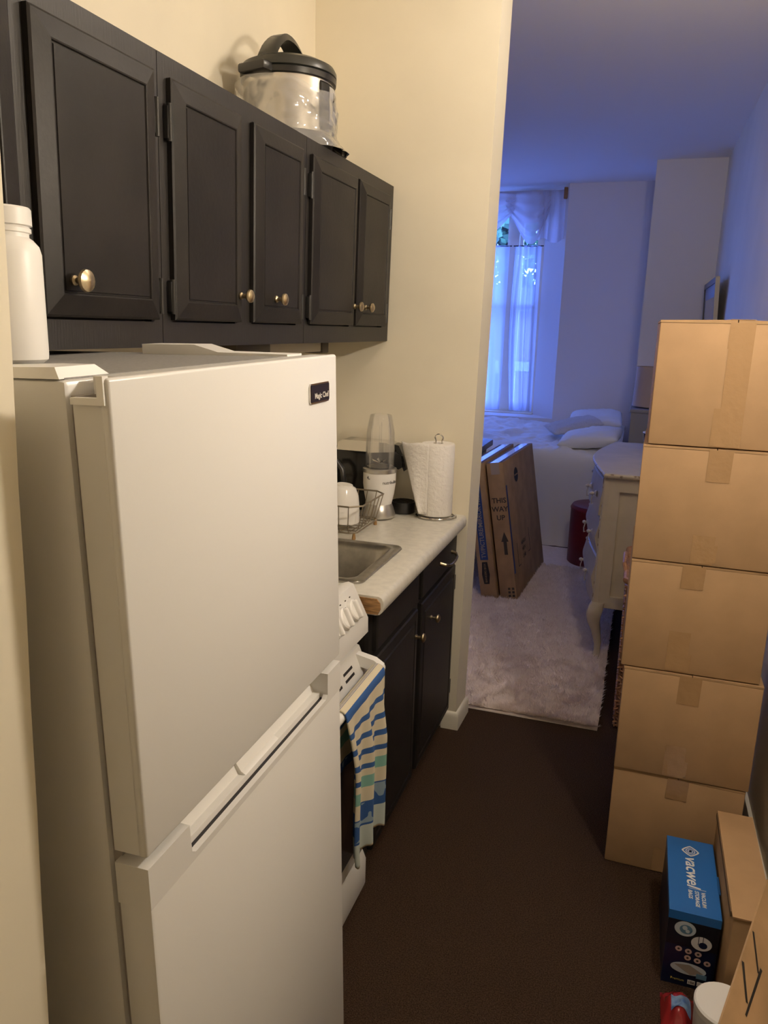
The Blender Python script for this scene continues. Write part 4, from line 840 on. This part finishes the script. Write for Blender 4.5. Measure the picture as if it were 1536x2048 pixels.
# ================================================================== SHAG RUG
rg = thing('shag_rug', 'cream shag rug on the bedroom floor', 'rug', (-1.2, 4.1, 0))
RGX0, RGX1, RGY0, RGY1 = -2.3, -.046, 3.035, 5.79
build(MB().grid(lambda u, v: (lerp(RGX0, RGX1, u) + .008 * vnoise(3, v * 18) * (u > .99), lerp(RGY0, RGY1, v), .006 + .014 * min(1, 12 * min(u, 1 - u), 12 * min(v, 1 - v)) ** .5 + .010 * vnoise(u * 63, v * 63)), 150, 150).box(RGX0, RGX1, RGY0, RGY1, .0005, .006), 'backing', RUG, rg, smooth=60)
N = 150000
px = rng.uniform(-1.15, RGX1, N); py = RGY0 + (5.25 - RGY0) * rng.random(N) ** 1.3
ang = rng.uniform(0, 2 * math.pi, N); ln = rng.uniform(.012, .030, N); wd = rng.uniform(.0014, .0034, N); lean = rng.uniform(.2, 1.1, N); la = np.array([vnoise(x_ * 16, y_ * 16) for x_, y_ in zip(px, py)]) * 14 + rng.normal(0, .7, N)
v = np.zeros((N, 3, 3)); base = .017
v[:, 0] = np.stack([px - wd * np.cos(ang), py - wd * np.sin(ang), np.full(N, base)], 1); v[:, 1] = np.stack([px + wd * np.cos(ang), py + wd * np.sin(ang), np.full(N, base)], 1)
v[:, 2] = np.stack([px + ln * np.sin(lean) * np.cos(la), py + ln * np.sin(lean) * np.sin(la), base + ln * np.cos(lean)], 1)
me = bpy.data.meshes.new('pile'); me.vertices.add(N * 3); me.vertices.foreach_set('co', v.reshape(-1)); me.loops.add(N * 3); me.loops.foreach_set('vertex_index', np.arange(N * 3, dtype=np.int32)); me.polygons.add(N); me.polygons.foreach_set('loop_start', np.arange(0, N * 3, 3, dtype=np.int32)); me.update(); me.validate()
me.materials.append(RUG); o = bpy.data.objects.new('pile', me); COL.objects.link(o); me.transform(WM['shag_rug'].inverted()); o.parent = rg; o['kind'] = 'stuff'

# ================================================================== CURTAINS
rod = thing('curtain_rod', 'wooden valance rod at the top of the bedroom window', 'curtain rod', (-1.64, 7.46, 2.82))
build(MB().tube([(-2.46, 7.46, 2.812), (-.845, 7.46, 2.812)], .010, 10), 'rod', WALNUT, rod)
build(MB().rbox(-.842, -.812, 7.405, 7.475, 2.745, 2.840, .004), 'bracket', mat('orange_wood', (.28, .13, .04), .5), rod)
build(MB().rbox(-2.49, -2.46, 7.405, 7.475, 2.745, 2.840, .004), 'bracket', MATS['orange_wood'], rod)
vl = thing('valance', 'sheer white swagged valance across the top of the bedroom window', 'curtain', (-1.6, 7.45, 2.40))
def swag(xa, xb, drop, dy, seed, skew=.5):
    def f(u, v):
        x = lerp(xa, xb, u); c = 4 * u * (1 - u); c = math.sin(math.pi * u ** (math.log(.5) / math.log(skew))) 
        z = 2.822 - .16 * v - (drop - .16) * v * c; y = 7.445 - dy * (.3 + .7 * v) * c * .6 - .010 * math.sin(v * 26 + 3 * c + seed) * (.4 + v) - .008 * vnoise(u * 9 + seed, v * 9)
        return (x, y, z)
    return MB().grid(f, 40, 60)
build(swag(-1.36, -.955, .46, .05, 1, .62), 'swag', SHEER2, vl, smooth=80)
build(swag(-1.90, -1.27, .40, .05, 2), 'swag', SHEER2, vl, smooth=80)
build(swag(-2.44, -1.80, .40, .05, 4), 'swag', SHEER2, vl, smooth=80)
def tail(xa, xb, drop, seed):
    def f(u, v): return (lerp(xa, xb, u) + .012 * v * math.sin(u * 9), 7.435 + .018 * math.sin(u * 19 + seed) * (.4 + .6 * v), 2.822 - v * (drop - .02 * math.sin(u * 7)))
    return MB().grid(f, 40, 24)
build(tail(-1.06, -.825, .425, 0), 'tail', SHEER2, vl, smooth=80); build(tail(-2.45, -2.22, .425, 2), 'tail', SHEER2, vl, smooth=80)
def cafe(xa, xb, name, label, seed, n, zb=.835, bow=.0):
    t = thing(name, label, 'curtain', ((xa + xb) / 2, 7.62, zb))
    def f(u, v):
        z = lerp(2.372, zb, v); g = .55 + .45 * v
        wv_ = math.sin(u * n + seed + .9 * math.sin(v * 2.2 + u * 3)); x = lerp(xa, xb, u) + .012 * math.cos(u * n * .5 + seed) * v - bow * (math.sin(math.pi * min(1, v * 1.0)) * (1 - u)) + bow * .6 * v * (1 - u)
        return (x, 7.625 + .022 * wv_ * g, z + (.004 * math.sin(u * 60) if v < .01 else 0))
    build(MB().grid(f, 90, 40), 'panel', SHEER, t, smooth=80)
    def f2(u, v):
        p = f(u, v * .055); return (p[0], p[1] - .004, p[2])
    build(MB().grid(f2, 90, 3), 'header', SHEER, t, smooth=80)
    def f3(u, v):
        p = f(u, 1 - v * .05); return (p[0], p[1] - .004, p[2])
    build(MB().grid(f3, 90, 3), 'hem', SHEER, t, smooth=80)
    build(MB().tube([(xa - .02, 7.625, 2.37), (xb + .02, 7.625, 2.37)], .005, 8), 'rod', BLKP, t)
cafe(-1.275, -1.035, 'cafe_curtain', 'gathered sheer half-curtain over the narrow right window pane', 0, 26, bow=.03)
cafe(-2.20, -1.330, 'cafe_curtain', 'sheer half-curtain over the wide left window pane', 1.3, 40)
vu = thing('window_vent_unit', 'white vent unit high in the window behind the valance', 'vent', (-1.18, 7.66, 2.56))
build(MB().rbox(-1.29, -1.08, 7.60, 7.71, 2.58, 2.80, .01), 'body', WHITEP, vu); build(MB().box(-1.20, -1.12, 7.597, 7.601, 2.742, 2.752), 'slot', DARK, vu, smooth=0)
build(MB().prism([(-1.17, 2.69), (-1.12, 2.69), (-1.145, 2.63)], 'y', 7.597, 7.601), 'pointer_mark', DARK, vu, smooth=0)

# ================================================================== OUTSIDE THE WINDOW
def tree(x, y, h, rad, zc, n, label):
    t = thing('garden_tree', label, 'tree', (x, y, -1.5), None, 'trees outside the window')
    build(MB().tube([(x, y, -1.5), (x + .1, y, .8), (x - .05, y + .1, zc)], [.14, .11, .05], 8), 'trunk', BARK, t)
    d = rng.normal(size=(n, 3)); d /= np.linalg.norm(d, axis=1)[:, None]; r = rad * rng.random(n) ** .4; c = d * r[:, None] * np.array([1, .8, h]) + np.array([x, y, zc])
    a = rng.normal(size=(n, 3)); a /= np.linalg.norm(a, axis=1)[:, None]; b = np.cross(a, d); b /= np.linalg.norm(b, axis=1)[:, None] + 1e-9; s = rng.uniform(.05, .11, n)[:, None]
    m = MB(); V = np.stack([c - a * s, c + b * s * .5, c + a * s, c - b * s * .5], 1).reshape(-1, 3); m.v = [tuple(p) for p in V]; m.f = [(4 * i, 4 * i + 1, 4 * i + 2, 4 * i + 3) for i in range(n)]
    o = build(m, 'foliage', LEAFM, t, smooth=0); o['kind'] = 'stuff'
tree(-1.85, 10.4, 1.0, .80, 2.85, 1100, 'leafy tree outside the left window pane')
tree(-2.7, 13.6, 1.0, 1.5, 3.9, 3000, 'taller leafy tree farther away outside the window')
hs = thing('brick_house', 'low brick house across the yard seen through the sheer curtains', 'building', (-3.2, 17, -1.5))
build(MB().box(-6, -1.2, 17, 19, -1.5, 2.0), 'wall', BRICKM, hs, smooth=0); build(MB().prism([(16.8, 2.0), (19.2, 2.0), (18, 2.6)], 'x', -6.2, -1.0), 'roof', mat('far_roof', (.03, .03, .03), .9), hs, smooth=0)
build(MB().box(-6.05, -1.15, 16.95, 17, .75, .95), 'sill_band', mat('far_stone', (.2, .19, .17), .8), hs, smooth=0)
for k in range(3):
    w = build(MB().box(-4.9 + k * 1.3, -4.2 + k * 1.3, 16.96, 17, -.2, .75), 'window', MATS['far_stone'], hs, smooth=0); build(MB().box(-4.84 + k * 1.3, -4.26 + k * 1.3, 16.95, 16.965, -.14, .69), 'pane', DARK, w, smooth=0)
struct(build(MB().box(-9, 6, 7.9, 24, -1.6, -1.5), 'ground', mat('yard_grass', (.02, .03, .01), .95), smooth=0))
